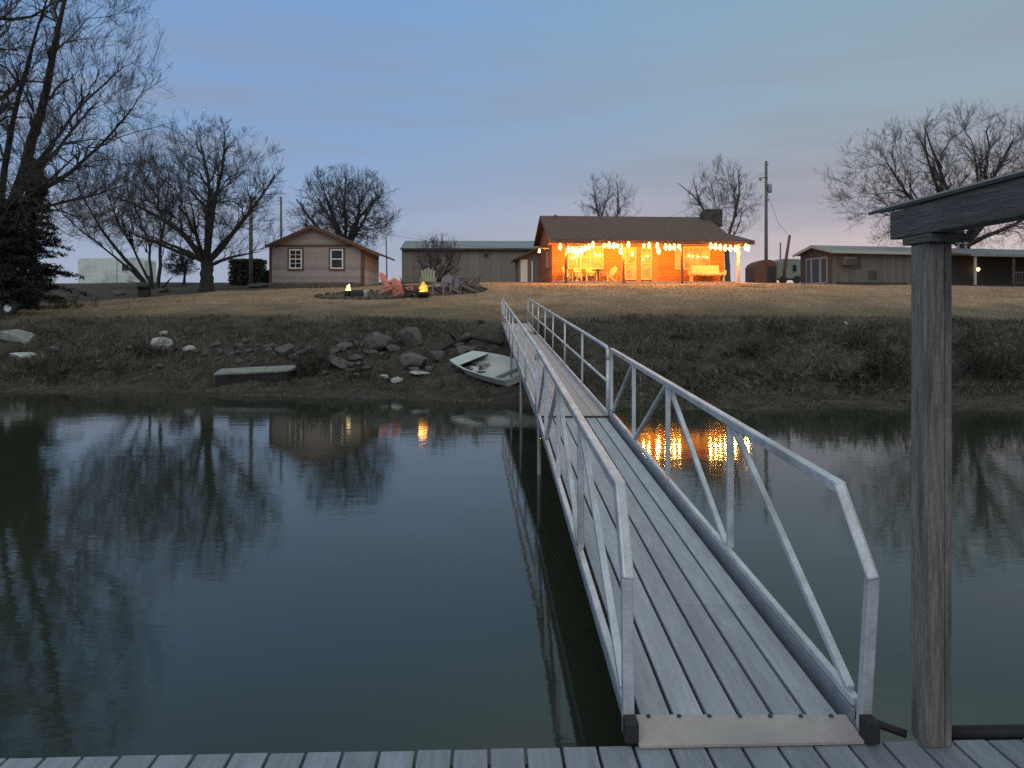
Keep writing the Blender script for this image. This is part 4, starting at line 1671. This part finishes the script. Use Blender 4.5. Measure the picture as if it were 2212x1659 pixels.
mb = MB()
mb.prism([(0, -.4), (gx1, -.4), (gx1, gr(gx1) - .12), (ax_, az_ - .12), (0, gr(0) - .12)], 'y', 0, dep)
mb.build('wall', 'gable_siding', gh)
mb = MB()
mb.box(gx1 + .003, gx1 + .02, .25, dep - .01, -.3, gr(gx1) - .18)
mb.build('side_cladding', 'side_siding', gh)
mb = MB()
mb.slab([(le, -.4, gr(le)), (ax_, -.4, az_), (ax_, dep + .4, az_), (le, dep + .4, gr(le))], .10)
mb.slab([(ax_, -.4, az_), (re_, -.4, gr(re_)), (re_, dep + .4, gr(re_)), (ax_, dep + .4, az_)], .10)
mb.build('roof', 'red_shingle', gh)
mb = MB()
for xa, xb in ((le, ax_), (ax_, re_)):
    mb.quadset([(xa, yy, gr(xa) - h) for yy in (-.44, -.403) for h in (.0, .2)] + [(xb, yy, gr(xb) - h) for yy in (-.44, -.403) for h in (.0, .2)],
               [(0, 1, 3, 2), (4, 6, 7, 5), (0, 4, 5, 1), (2, 3, 7, 6), (1, 5, 7, 3), (0, 2, 6, 4)])
mb.build('barge_board', 'brown_trim', gh)
zb_ = G.z(531, gx1 / 2)
mb = MB()
mb.box(.02, gx1 - .22, -.03, -.003, zb_ - .07, zb_ + .07)
mb.build('band_trim', 'brown_trim', gh)
mb = MB()
mb.box(gx1 - .2, gx1 + .045, -.035, -.003, -.3, gr(gx1) - .2)
mb.box(-.04, .14, -.035, -.003, -.3, gr(0) - .2)
mb.build('corner_board', 'brown_trim', gh)
for p0, p1, up in ((628, 650, 3), (717, 739, 1)):
    x0, x1 = G.x(p0), G.x(p1)
    z0, z1 = G.z(578, x0), G.z(541.5, x0)
    mb = MB()
    mb.box(x0 - .20, x1 + .20, -.035, -.003, z0 - .22, z1 + .18)
    wf = mb.build('window', 'brown_trim', gh)
    mb = MB()
    t_ = .09
    for (xa, xb, za, zb2) in ((x0 - t_, x1 + t_, z1, z1 + t_), (x0 - t_, x1 + t_, z0 - t_, z0), (x0 - t_, x0, z0, z1), (x1, x1 + t_, z0, z1),
                              (x0, x1, (z0 + z1) / 2 - .04, (z0 + z1) / 2 + .04)):
        mb.box(xa, xb, -.075, -.038, za, zb2)
    if up == 3:
        xm_ = (x0 + x1) / 2
        mb.box(xm_ - .02, xm_ + .02, -.068, -.04, z0, z1)
        for zz in ((z0 * 3 + z1) / 4, (z0 + 3 * z1) / 4):
            mb.box(x0, x1, -.066, -.041, zz - .018, zz + .018)
    mb.build('frame', 'white_trim', wf)
    mb = MB()
    mb.box(x0, x1, -.05, -.044, z0, z1)
    mb.build('pane', 'glass', wf)
mb = MB()
mb.box(.2, gx1 - .1, -1.0, -.04, -.5, -.04)
mat('flower_bed', (.11, .088, .07), .95, var=.5, scale=4, bump=1., bscale=10)
mb.build('step', 'flower_bed', gh, bevel=.1)

# ---- metal shed
S = Frame(868, 612, 62., R(1))
sh = thing('metal_shed', 'long low brown metal shed with pale roof between the two houses', 'shed', S.o, S.th)
sx1 = S.x(1172)
ze = S.z(536, 0)
zr2 = S.z(520, 1, 3.)
mb = MB()
mb.prism([(0, -.4), (6, -.4), (6, ze), (3, zr2 - .08), (0, ze)], 'x', 0, sx1)
mb.build('wall', 'shed_metal', sh)
mb = MB()
mb.slab([(-.1, -.25, ze - .03), (sx1 + .1, -.25, ze - .03), (sx1 + .1, 3, zr2), (-.1, 3, zr2)], .06)
mb.slab([(-.1, 3, zr2), (sx1 + .1, 3, zr2), (sx1 + .1, 6.25, ze - .03), (-.1, 6.25, ze - .03)], .06)
mb.build('roof', 'shed_roof', sh)
mb = MB()
mb.box(-.08, sx1 + .08, -.33, -.255, ze - .17, ze - .03)
mb.build('gutter', 'porch_dark', sh)
mb = MB()
wx_ = S.x(1050)
mb.box(wx_ - .16, wx_ + .16, -.25, -.01, ze - .6, ze - .3)
mb.build('wall_lamp', 'black_paint', sh)

# ---- long home on the right
A = at(1729, 616, 54.6)
B = at(1798, 619, 51.0)
A.z = B.z = 3.93
dirx = Vector((B.x - A.x, B.y - A.y, 0))
wid = dirx.length
ang_ = math.atan2(-dirx.x, dirx.y) + math.pi      # local y axis runs from B to A
# local frame: origin B, +y towards A, +x along the long side
yv = (A - B).normalized()
thm = math.atan2(-yv.x, yv.y)
mh = thing('long_home', 'long low mobile home with pale roof edge and dark porch at the right', 'house', B, thm)
Ln = 22.
hz_ = 2.45
rise = .45
mb = MB()
mb.prism([(0, -.5), (wid, -.5), (wid, hz_), (wid / 2, hz_ + rise), (0, hz_)], 'x', 0, Ln)
mb.build('wall', 'trailer_side', mh)
mb = MB()
mb.prism([(.05, .1), (wid - .05, .1), (wid - .05, hz_ - .05), (wid / 2, hz_ + rise - .12), (.05, hz_ - .05)], 'x', -.02, -.003)
mb.build('end_cladding', 'trailer_end', mh)
mb = MB()
ov = .35
for (ya, yb, za, zb2) in ((-.4, wid / 2, hz_ - .08, hz_ + rise), (wid / 2, wid + .4, hz_ + rise, hz_ - .08)):
    mb.slab([(-ov, ya, za + .06), (Ln + ov, ya, za + .06), (Ln + ov, yb, zb2 + .06), (-ov, yb, zb2 + .06)], .07)
mb.build('roof', 'pale_roof', mh)
mb = MB()
mb.box(-ov + .01, Ln, -.44, -.405, hz_ - .22, hz_ - .01)
mb.quadset([(x_, y_, z_) for x_ in (-ov - .03, -ov - .003) for (y_, z_) in ((-.4, hz_ - .2), (-.4, hz_ - .02), (wid / 2, hz_ + rise + .06), (wid / 2, hz_ + rise - .14))],
           [(0, 1, 2, 3), (7, 6, 5, 4), (0, 4, 5, 1), (1, 5, 6, 2), (2, 6, 7, 3), (3, 7, 4, 0)])
mb.quadset([(x_, y_, z_) for x_ in (-ov - .03, -ov - .003) for (y_, z_) in ((wid + .4, hz_ - .2), (wid + .4, hz_ - .02), (wid / 2, hz_ + rise + .06), (wid / 2, hz_ + rise - .14))],
           [(0, 1, 2, 3), (7, 6, 5, 4), (0, 4, 5, 1), (1, 5, 6, 2), (2, 6, 7, 3), (3, 7, 4, 0)])
mb.build('fascia', 'fascia', mh)
# tall windows of the gable end (face -x)
for ya, yb in ((.55, 1.15), (1.35, 2.2), (2.35, 2.85)):
    mb = MB()
    for (y0_, y1_, z0_, z1_) in ((ya - .06, ya, .35, 2.0), (yb, yb + .06, .35, 2.0), (ya - .06, yb + .06, 2.0, 2.07), (ya - .06, yb + .06, .28, .35)):
        mb.box(-.07, -.023, y0_, y1_, z0_, z1_)
    f = mb.build('window', 'fascia', mh)
    MB().box(-.04, -.03, ya, yb, .35, 2.0).build('pane', 'glass', f)
# long side: unit, window, steps
mx = lambda px: (lambda k_: (k_ * B.y - B.x) / (math.cos(thm) - k_ * math.sin(thm)))((px - 1106) / F)
u0, u1 = mx(1816), mx(1842)
mb = MB()
mb.box(u0, u1, -.42, -.003, 1.45, 1.98)
o = mb.build('cooling_unit', 'trailer_side', mh, bevel=.03)
mb = MB()
for i in range(5):
    mb.box(u0 + .06, u1 - .06, -.435, -.423, 1.52 + i * .08, 1.56 + i * .08)
mb.build('grille', 'porch_dark', o)
window(mh, mx(1846), mx(1857), 1.3, 2.05, 0, 'trailer_end', 'glass', 1, 1)
window(mh, mx(1878), mx(1892), .6, 1.05, 0, 'trailer_end', 'glass', 1, 1)
mb = MB()
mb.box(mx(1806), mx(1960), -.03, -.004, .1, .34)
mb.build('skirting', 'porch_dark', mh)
# porch wing at the far right
w0, w1 = mx(2046), mx(2330)
mb = MB()
mb.slab([(w0 - .3, -2.4, hz_ - .25), (w1, -2.4, hz_ - .25), (w1, -.45, hz_ + .02), (w0 - .3, -.45, hz_ + .02)], .10)
mb.build('porch_roof', 'pale_roof', mh)
mb = MB()
mb.box(w0 - .32, w1, -2.45, -2.405, hz_ - .42, hz_ - .24)
mb.build('porch_fascia', 'grey_metal', mh)
mb = MB()
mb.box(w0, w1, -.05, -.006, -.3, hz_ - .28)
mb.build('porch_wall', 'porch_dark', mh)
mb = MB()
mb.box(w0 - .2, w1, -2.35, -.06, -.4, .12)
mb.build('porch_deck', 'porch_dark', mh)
for px in (2050, 2130, 2215, 2300):
    xx = mx(px)
    mb = MB()
    mb.box(xx - .06, xx + .06, -2.32, -2.2, .1, hz_ - .36)
    mb.build('porch_post', 'trailer_end' if px > 2060 else 'fascia', mh)
mb = MB()
xa, xb = mx(2130), w1
mb.box(xa, xb, -2.30, -2.22, .95, 1.03)
mb.box(xa, xb, -2.29, -2.24, .25, .31)
x_ = xa
while x_ < xb:
    mb.box(x_, x_ + .05, -2.28, -2.24, .31, .95)
    x_ += .22
mb.build('railing', 'trailer_end', mh)
mb = MB()
q = mx(2103)
mb.lathe([(.03, 1.17), (.11, 1.24), (.10, 1.36), (.03, 1.42)], (q, -.4, 0), 10)
mb.build('porch_lamp', 'yard_lamp_glow', mh, smooth=True)
mb = MB()
for px in (2062, 2078):
    xx = mx(px) + 1.5
    mb.lathe([(.09, .0), (.09, .5), (.2, .52), (.2, .6), (.02, .68)], (xx, wid * .35, hz_ + .25), 8)
mb.build('roof_vent', 'grey_metal', mh)

# ---- white trailer home at the left
Wf = Frame(168, 621, 68., R(3))
wt = thing('white_trailer', 'white trailer home seen between the trees at the left', 'trailer', Wf.o, Wf.th)
wx1 = Wf.x(312)
zt_ = Wf.z(555, 0)
mb = MB()
mb.prism([(0, -.3), (wx1, -.3), (wx1, zt_ - .25), (wx1 - .3, zt_), (.2, zt_ - .1), (0, zt_ - .3)], 'y', 0, 2.6)
mb.build('body', 'camper', wt, bevel=.05)
window(wt, Wf.x(264), Wf.x(278), Wf.z(585, 0), Wf.z(571, 0), 0, 'white_trim', 'glass', 1, 1, t=.05)
mb = MB()
mb.box(Wf.x(252), Wf.x(253.2), -.02, -.003, .1, zt_ - .2)
mb.build('door_edge', 'grey_metal', wt)
mb = MB()
mb.box(.1, wx1 - .1, -.03, -.003, -.3, .1)
mb.build('skirting', 'grey_metal', wt)

# ---- camper and dark shed behind the pole
Cf = Frame(1680, 612, 62., 0)
cp = thing('camper_trailer', 'pale green camper trailer behind the leaning pole', 'camper', Cf.o, 0)
cx1 = Cf.x(1738)
mb = MB()
mb.prism([(0, .35), (cx1, .35), (cx1, 1.7), (cx1 - .4, 2.0), (.3, 2.02), (0, 1.8)], 'y', 0, 2.3)
mb.build('body', 'camper_green', cp, bevel=.08)
window(cp, Cf.x(1712), Cf.x(1720), .95, 1.5, 0, 'grey_metal', 'glass', 1, 1, t=.04)
for px in (1692, 1722):
    mb = MB()
    mb.tube([(Cf.x(px), -.05, .3), (Cf.x(px), .2, .3)], .32, 16)
    mb.build('wheel', 'rubber', cp)
Df = Frame(1631, 612, 57., 0)
ds = thing('garden_shed', 'dark arched shed with flat black panel as its dark doorway at the foot of the utility pole', 'shed', Df.o, 0)
dx1 = Df.x(1678)
zt_ = Df.z(560, dx1)
arch = [(0, -.3), (dx1, -.3), (dx1, zt_ * .74), (dx1 * .93, zt_ * .88), (dx1 * .75, zt_ * .97), (dx1 * .5, zt_), (dx1 * .25, zt_ * .93), (dx1 * .08, zt_ * .82), (0, zt_ * .7)]
mb = MB()
mb.prism(arch, 'y', 0, 2.4)
mb.build('shell', 'brown_trim', ds)
mb = MB()
mb.box(dx1 * .56, dx1 * .95, -.02, -.003, 0, zt_ * .72)
mb.build('doorway', 'black_paint', ds)  # flat panel; darkness inside the open doorway is put into its black
mb = MB()
mb.box(dx1 * .53, dx1 * .56, -.05, -.003, 0, zt_ * .9)
mb.build('door_frame', 'brown_trim', ds)


# ------------------------------------------------------------------ poles
def pole(name, label, px0, y0, px1, y1, Y, r0, r1, m='pole_wood', cat='pole', group='poles between the houses'):
    b_ = at(px0, y0, Y)
    b_.z = min(b_.z, gz(b_.x, b_.y))
    t_ = at(px1, y1, Y)
    root = thing(name, label, cat, b_, 0, group)
    mb_ = MB()
    mb_.tube([(0, 0, -.4), (t_ - b_) * .5, t_ - b_], [r0, (r0 + r1) / 2, r1], 10)
    mb_.build('shaft', m, root, smooth=True)
    return root, t_ - b_


pr, top = pole('utility_pole', 'tall utility pole with transformer right of the lit house', 1655, 605, 1655, 348, 61., .15, .11)
k = 61. / F
mb = MB()
mb.lathe([(.16, 0), (.17, .05), (.17, .62), (.1, .68)], (.26, -.1, top.z - 2.55), 12)
mb.build('transformer', 'grey_metal', pr, smooth=True)
mb = MB()
mb.bar((-.0, -.12, top.z - 2.15), (.28, -.12, top.z - 2.15), .05, .05)
mb.bar((-.5, -.1, top.z - 1.35), (.1, -.1, top.z - 1.35), .05, .05)
mb.bar((0, -.1, top.z - 3.1), (.22, -.1, top.z - 3.1), .05, .05)
mb.build('bracket', 'dark_steel', pr)
mb = MB()
mb.lathe([(.05, 0), (.10, .08), (.12, .22), (.03, .28)], (-.5, -.1, top.z - 1.6), 8)
mb.build('yard_light', 'grey_metal', pr, smooth=True)
for dx, dz in ((.12, -.35), (.16, -1.95), (-.14, -1.95), (.15, -3.25)):
    mb = MB()
    mb.lathe([(.035, 0), (.05, .04), (.03, .08), (.05, .12), (.02, .15)], (dx, -.1, top.z + dz), 8)
    mb.build('insulator', 'fascia', pr, smooth=True)
p2, top2 = pole('leaning_pole', 'short dark pole leaning left, beside the camper trailer', 1690, 608, 1706, 508, 58., .13, .10, 'brown_trim')
pole('thin_pole', 'thin pole behind the camper trailer', 1685, 605, 1686, 524, 66., .07, .06)
pl, tl = pole('utility_pole', 'dark pole just left of the gabled house', 542, 612, 542, 424, 56., .16, .13)
mb = MB()
mb.bar((-.1, -.1, tl.z - .12), (.5, -.1, tl.z - .12), .07, .09)
mb.build('crossarm', 'pole_wood', pl)
pole('thin_pole', 'thin pole rising behind the left roof of the gabled house', 608, 600, 607, 425, 63., .10, .09)
pole('thin_pole', 'very thin pole between the gabled house and the metal shed', 836, 610, 834, 505, 60., .055, .045)
# wire from the utility pole to the leaning pole
a = at(1658, 418, 60.9)
b = at(1706, 511, 58.)
mb = MB()
mb.tube([Vector((0, 0, 0)), (b - a) * .5 + Vector((0, 0, -.7)), b - a], .014, 5)
tag(mb.build('power_wire', 'wire'), 'thin wire sagging from the utility pole to the leaning pole', 'wire').location = a
a = at(1655, 372, 60.9)
b = at(834, 506, 60.)
mb = MB()
mb.tube([(b - a) * t_ + Vector((0, 0, -3.2 * math.sin(math.pi * t_))) for t_ in np.linspace(0, 1, 13)], .010, 4)
tag(mb.build('power_wire', 'wire'), 'long thin wire sagging low behind the lit house to the thin pole', 'wire').location = a

# ------------------------------------------------------------------ yard things left
b = on_ground(536, 57)
hd = thing('clipped_hedge', 'dark brown boxy hedge left of the gabled house', 'hedge', b, 0)
rg = np.random.default_rng(17)
N = 9000
C = np.stack([rg.uniform(-1.3, 1.25, N), rg.uniform(-.6, .6, N), rg.uniform(0, 1.95, N)], 1)
C[:, 2] = np.minimum(C[:, 2], 1.95 - .25 * np.maximum(0, C[:, 0] - .8) + .06 * rg.standard_normal(N))
V, Q = leaf_cloud(rg, C, .09, .8)
link_mesh('foliage', V, Q, 'hedge_leaf', hd)
mb = MB()
for i in range(9):
    mb.tube([(-1.1 + i * .27, 0, -.2), (-1.1 + i * .27 + .05, .05, .9), (-1.05 + i * .27, 0, 1.7)], [.04, .03, .01], 5)
mb.build('stems', 'bark', hd)
b = on_ground(592, 55)
evg = thing('dark_bush', 'low dark round bush against the left wall of the gabled house', 'bush', (b.x - .35, b.y, b.z), 0)
N = 4200
C = nrm(rg.standard_normal((N, 3))) * (rg.random((N, 1)) ** .5) * np.array([.75, .6, .7]) + np.array([0, 0, .45])
V, Q = leaf_cloud(rg, C, .085, .7)
link_mesh('foliage', V, Q, 'needles', evg)
mb = MB()
for i in range(5):
    mb.tube([(0, 0, -.1), ((i - 2) * .12, .05, .5)], [.03, .01], 5)
mb.build('stems', 'bark', evg)
b = on_ground(312, 45.5)
t = thing('barbecue_grill', 'black barrel grill with side shelf at the lawn edge under the leaning stems', 'grill', b, R(5))
mb = MB()
mb.tube([(-.35, 0, .62), (.35, 0, .62)], .24, 14)
mb.build('drum', 'black_paint', t, smooth=False)
mb = MB()
mb.slab([(-.95, -.2, .95), (-.37, -.2, .82), (-.37, .2, .82), (-.95, .2, .95)], .03)
mb.build('shelf', 'black_paint', t)
mb = MB()
mb.box(-.3, .3, -.2, .2, .04, .36)
mb.build('fire_box', 'black_paint', t)
for sx_ in (-1, 1):
    for sy_ in (-1, 1):
        mb = MB()
        mb.bar((sx_ * .3, sy_ * .18, 0), (sx_ * .27, sy_ * .12, .55), .04)
        mb.build('leg', 'black_paint', t)
mb = MB()
mb.tube([(.28, 0, .8), (.28, 0, 1.25)], .05, 8)
mb.build('chimney', 'black_paint', t)
for i, (px, py, ww, hh, lab) in enumerate([(555, 617, 44, 11, 'low pale stone heap in front of the boxy hedge'), (255, 634, 30, 10, 'pale stone near the white trailer home'),
                                           (350, 628, 26, 9, 'grey stone under the slim leaning stems')]):
    rock(lab, px, py, ww, hh, 'rock', name='yard_rock', cat='rock', group='rocks in the yard')

# ------------------------------------------------------------------ fire pit
fc = ground_hit(868, 634)
ring_r = 4.2
V, Q = [], []
nr = 48
gp = []
pad = []
for j in range(9):
    rr = ring_r * (j + .2) / 8.2
    for i in range(nr):
        a = 2 * math.pi * i / nr
        x_, y_ = fc.x + rr * math.cos(a) * (1 + .03 * math.sin(3 * a)), fc.y + rr * .62 * math.sin(a)
        pad.append((x_, y_))
pad = np.array(pad)
pz = ground_z(pad[:, 0], pad[:, 1]) + .02
V = np.column_stack([pad, pz])
Q = []
for j in range(8):
    for i in range(nr):
        Q.append((j * nr + i, j * nr + (i + 1) % nr, (j + 1) * nr + (i + 1) % nr, (j + 1) * nr + i))
Q.append(tuple(range(nr)))
mat('mulch', (.045, .034, .027), .95, var=.5, scale=6, bump=1., bscale=14)
struct(link_mesh('fire_pit_gravel', V, Q, 'mulch', smooth=True))
nst = 64
for i in range(nst):
    a = 2 * math.pi * (i + random.uniform(-.2, .2)) / nst
    x_, y_ = fc.x + ring_r * math.cos(a) * 1.02, fc.y + ring_r * .64 * math.sin(a)
    o = bpy.data.objects.new('edging_stone', ROCKS[i % 7] if i > 6 else ROCKS[i % 7])
    COL.objects.link(o)
    if not len(o.data.materials):
        o.data.materials.append(MATS['rock_dark'])
    s = random.uniform(.08, .15)
    o.scale = (s * 1.2, s, s * .75)
    o.rotation_euler = (0, 0, random.random() * 6)
    o.location = (x_, y_, gz(x_, y_) + s * .3)
    tag(o, 'dark edging stone in the ring around the fire pit', 'stone', 'edging stones around the fire pit')


def flame(parent, name, m, h, r, seed, off=(0, 0, 0)):
    rg2 = np.random.default_rng(seed)
    mb_ = MB()
    for i in range(5):
        a = rg2.random() * 6.28
        d = r * .5 * rg2.random()
        hh = h * (.55 + .45 * rg2.random())
        rr = r * (.35 + .25 * rg2.random())
        pts = [Vector((off[0] + math.cos(a) * d, off[1] + math.sin(a) * d, off[2]))]
        for k_ in range(1, 6):
            pts.append(pts[0] + Vector((rg2.standard_normal() * r * .14, rg2.standard_normal() * r * .14, hh * k_ / 5)))
        mb_.tube(pts, [rr * .6, rr, rr * .9, rr * .65, rr * .35, .004], 8)
    return mb_.build(name, m, parent, smooth=True)


b = ground_hit(914, 643)
t = thing('fire_bowl', 'black fire bowl with orange burning logs in the middle of the chair circle', 'fire bowl', b, 0)
MB().lathe([(.16, 0), (.22, .02), (.34, .14), (.40, .26), (.37, .26), (.30, .15), (.1, .08)], n=20).build('bowl', 'black_paint', t, smooth=True)
mb = MB()
for i in range(5):
    a = i * 1.25
    mb.tube([(math.cos(a) * .28, math.sin(a) * .28, .2), (-math.cos(a) * .2, -math.sin(a) * .2, .34)], .045, 7)
mb.build('logs', 'bark', t)
flame(t, 'flame', 'flame', .62, .34, 5, (0, 0, .2))
flame(t, 'flame', 'flame_core', .42, .22, 8, (.03, -.16, .2))
fl = bpy.data.objects.new('fire_light', bpy.data.lights.new('fire_light', 'POINT'))
fl.data.energy = 22
fl.data.color = (1, .38, .1)
fl.data.shadow_soft_size = .2
fl.location = (0, -.1, .55)
fl.parent = t
COL.objects.link(fl)
b = ground_hit(751, 641)
t = thing('fire_torch', 'small black fire pot with a pale yellow flame left of the chairs', 'fire pot', b, 0)
MB().lathe([(.15, 0), (.18, .06), (.13, .22), (.16, .3), (.12, .3), (.1, .24)], n=14).build('pot', 'black_paint', t, smooth=True)
flame(t, 'flame', 'flame_white', .42, .16, 6, (0, 0, .27))
b = ground_hit(774, 640)
t = thing('wood_crate', 'low black crate on the ground right of the fire pot', 'crate', b, R(8))
mb = MB()
for zz in (.02, .12, .22):
    mb.box(-.32, .32, -.22, -.2, zz, zz + .08)
    mb.box(-.32, .32, .2, .22, zz, zz + .08)
    mb.box(-.34, -.322, -.22, .22, zz, zz + .08)
    mb.box(.322, .34, -.22, .22, zz, zz + .08)
mb.build('slats', 'black_paint', t)
mb = MB()
mb.box(-.3, .3, -.19, .19, .0, .2)
mb.build('contents', 'rock_dark', t)
b = ground_hit(790, 643)
t = thing('white_bucket', 'narrow white bucket right of the black crate', 'bucket', b, 0)
MB().lathe([(.09, 0), (.115, .34), (.125, .36), (.10, .36), (.08, .05)], n=14).build('body', 'white_trim', t, smooth=True)
mb = MB()
mb.tube([(-.12, 0, .34), (-.09, 0, .45), (0, 0, .5), (.09, 0, .45), (.12, 0, .34)], .008, 6)
mb.build('handle', 'grey_metal', t)
gname = 'garden chairs around the fire pit'
fch = adirondack('salmon chair leftmost by the fire pit, seen from its side', 'salmon', ground_hit(846, 634), R(70), gname)
fch.scale = (1.15,) * 3
dup(fch, ground_hit(869, 643), R(55), 'salmon chair right of the first salmon chair, nearer the fire', 'salmon', 1.0)
dup(fch, ground_hit(888, 642), R(100), 'black chair between the salmon chair and the fire bowl', 'black_paint', 1.0)
dup(fch, ground_hit(925, 627), R(6), 'olive round-backed chair directly behind the fire bowl', 'olive', 1.25)
dup(fch, ground_hit(955, 636), R(-30), 'mauve grey chair right of the fire bowl', 'mauve', 1.05)
dup(fch, ground_hit(976, 636), R(-50), 'mauve grey chair second to the right of the fire bowl', 'mauve', 1.0)
dup(fch, ground_hit(1003, 633), R(-62), 'tall tan chair third to the right of the fire bowl', 'tan', 1.35)
dup(fch, ground_hit(1018, 627), R(-80), 'tan chair rightmost of the fire pit chairs', 'tan', 1.2)
# dark drain patch in the lawn
for m in ROCKS:
    if not len(m.materials):
        m.materials.append(MATS['rock_dark'])

# ------------------------------------------------------------------ sky, light
w_ = bpy.data.worlds.new("World")
sc.world = w_
w_.use_nodes = True
nt = NT(w_.node_tree)
bg = nt.n['Background']
tc = nt.add('ShaderNodeTexCoord')
sp = nt.add('ShaderNodeSeparateXYZ')
nt.link(tc.outputs['Generated'], sp.inputs[0])
Lr = ramp(nt, [(0, srgb(166, 174, 190)), (.08, srgb(154, 168, 192)), (.16, srgb(138, 163, 197)), (.25, srgb(126, 160, 202)), (.38, srgb(117, 156, 204)),
               (.6, srgb(132, 150, 164)), (1., srgb(152, 166, 178))], sp.outputs['Z'])
Rr_ = ramp(nt, [(0, srgb(222, 198, 188)), (.06, srgb(210, 191, 190)), (.12, srgb(186, 177, 183)), (.17, srgb(160, 162, 170)), (.25, srgb(146, 166, 180)),
               (.38, srgb(134, 165, 182)), (.52, srgb(205, 226, 214)), (.72, srgb(200, 218, 210)), (1., srgb(152, 166, 178))], sp.outputs['Z'])
az = nt.add('ShaderNodeMapRange', in_1=-.35, in_2=.5)
az.interpolation_type = 'SMOOTHSTEP'
nt.link(sp.outputs['X'], az.inputs[0])
mx1 = nt.add('ShaderNodeMixRGB')
nt.link(az.outputs[0], mx1.inputs[0])
nt.link(Lr, mx1.inputs[1])
nt.link(Rr_, mx1.inputs[2])
# thin grey cloud bands
mp = nt.add('ShaderNodeMapping')
mp.inputs['Scale'].default_value = (1.3, 1.3, 11)
nt.link(tc.outputs['Generated'], mp.inputs[0])
nz = nt.add('ShaderNodeTexNoise', in_Scale=1.9, in_Detail=5., in_Roughness=.5)
nt.link(mp.outputs[0], nz.inputs['Vector'])
cf = ramp(nt, [(.40, (0, 0, 0)), (.64, (1, 1, 1))], nz.outputs[0])
band = ramp(nt, [(.0, (.05,) * 3), (.07, (.25,) * 3), (.15, (.62,) * 3), (.23, (.66,) * 3), (.31, (.34,) * 3), (.42, (.10,) * 3), (.6, (0,) * 3)], sp.outputs['Z'])
mm = nt.add('ShaderNodeMath', operation='MULTIPLY')
nt.link(cf, mm.inputs[0])
nt.link(band, mm.inputs[1])
mx2 = nt.add('ShaderNodeMixRGB')
nt.link(mm.outputs[0], mx2.inputs[0])
nt.link(mx1.outputs[0], mx2.inputs[1])
mx2.inputs[2].default_value = (*srgb(142, 147, 162), 1)
nt.link(mx2.outputs[0], bg.inputs[0])
bg.inputs[1].default_value = 1.07

sun_d = bpy.data.lights.new('sun', 'SUN')
sun = bpy.data.objects.new('sun', sun_d)
COL.objects.link(sun)
sun_d.energy = .9
sun_d.angle = R(60)
sun_d.color = (1, .93, .86)
sun.rotation_euler = (R(48), 0, R(-18))

sc.view_settings.view_transform = 'Standard'
sc.view_settings.look = 'None'
sc.view_settings.exposure = 0
sc.view_settings.gamma = 1
sc.render.engine = 'CYCLES'
cy = sc.cycles
cy.use_denoising = False
cy.max_bounces = 6
cy.diffuse_bounces = 3
cy.glossy_bounces = 4
cy.transparent_max_bounces = 8
cy.sample_clamp_indirect = 1.2
cy.use_light_tree = True
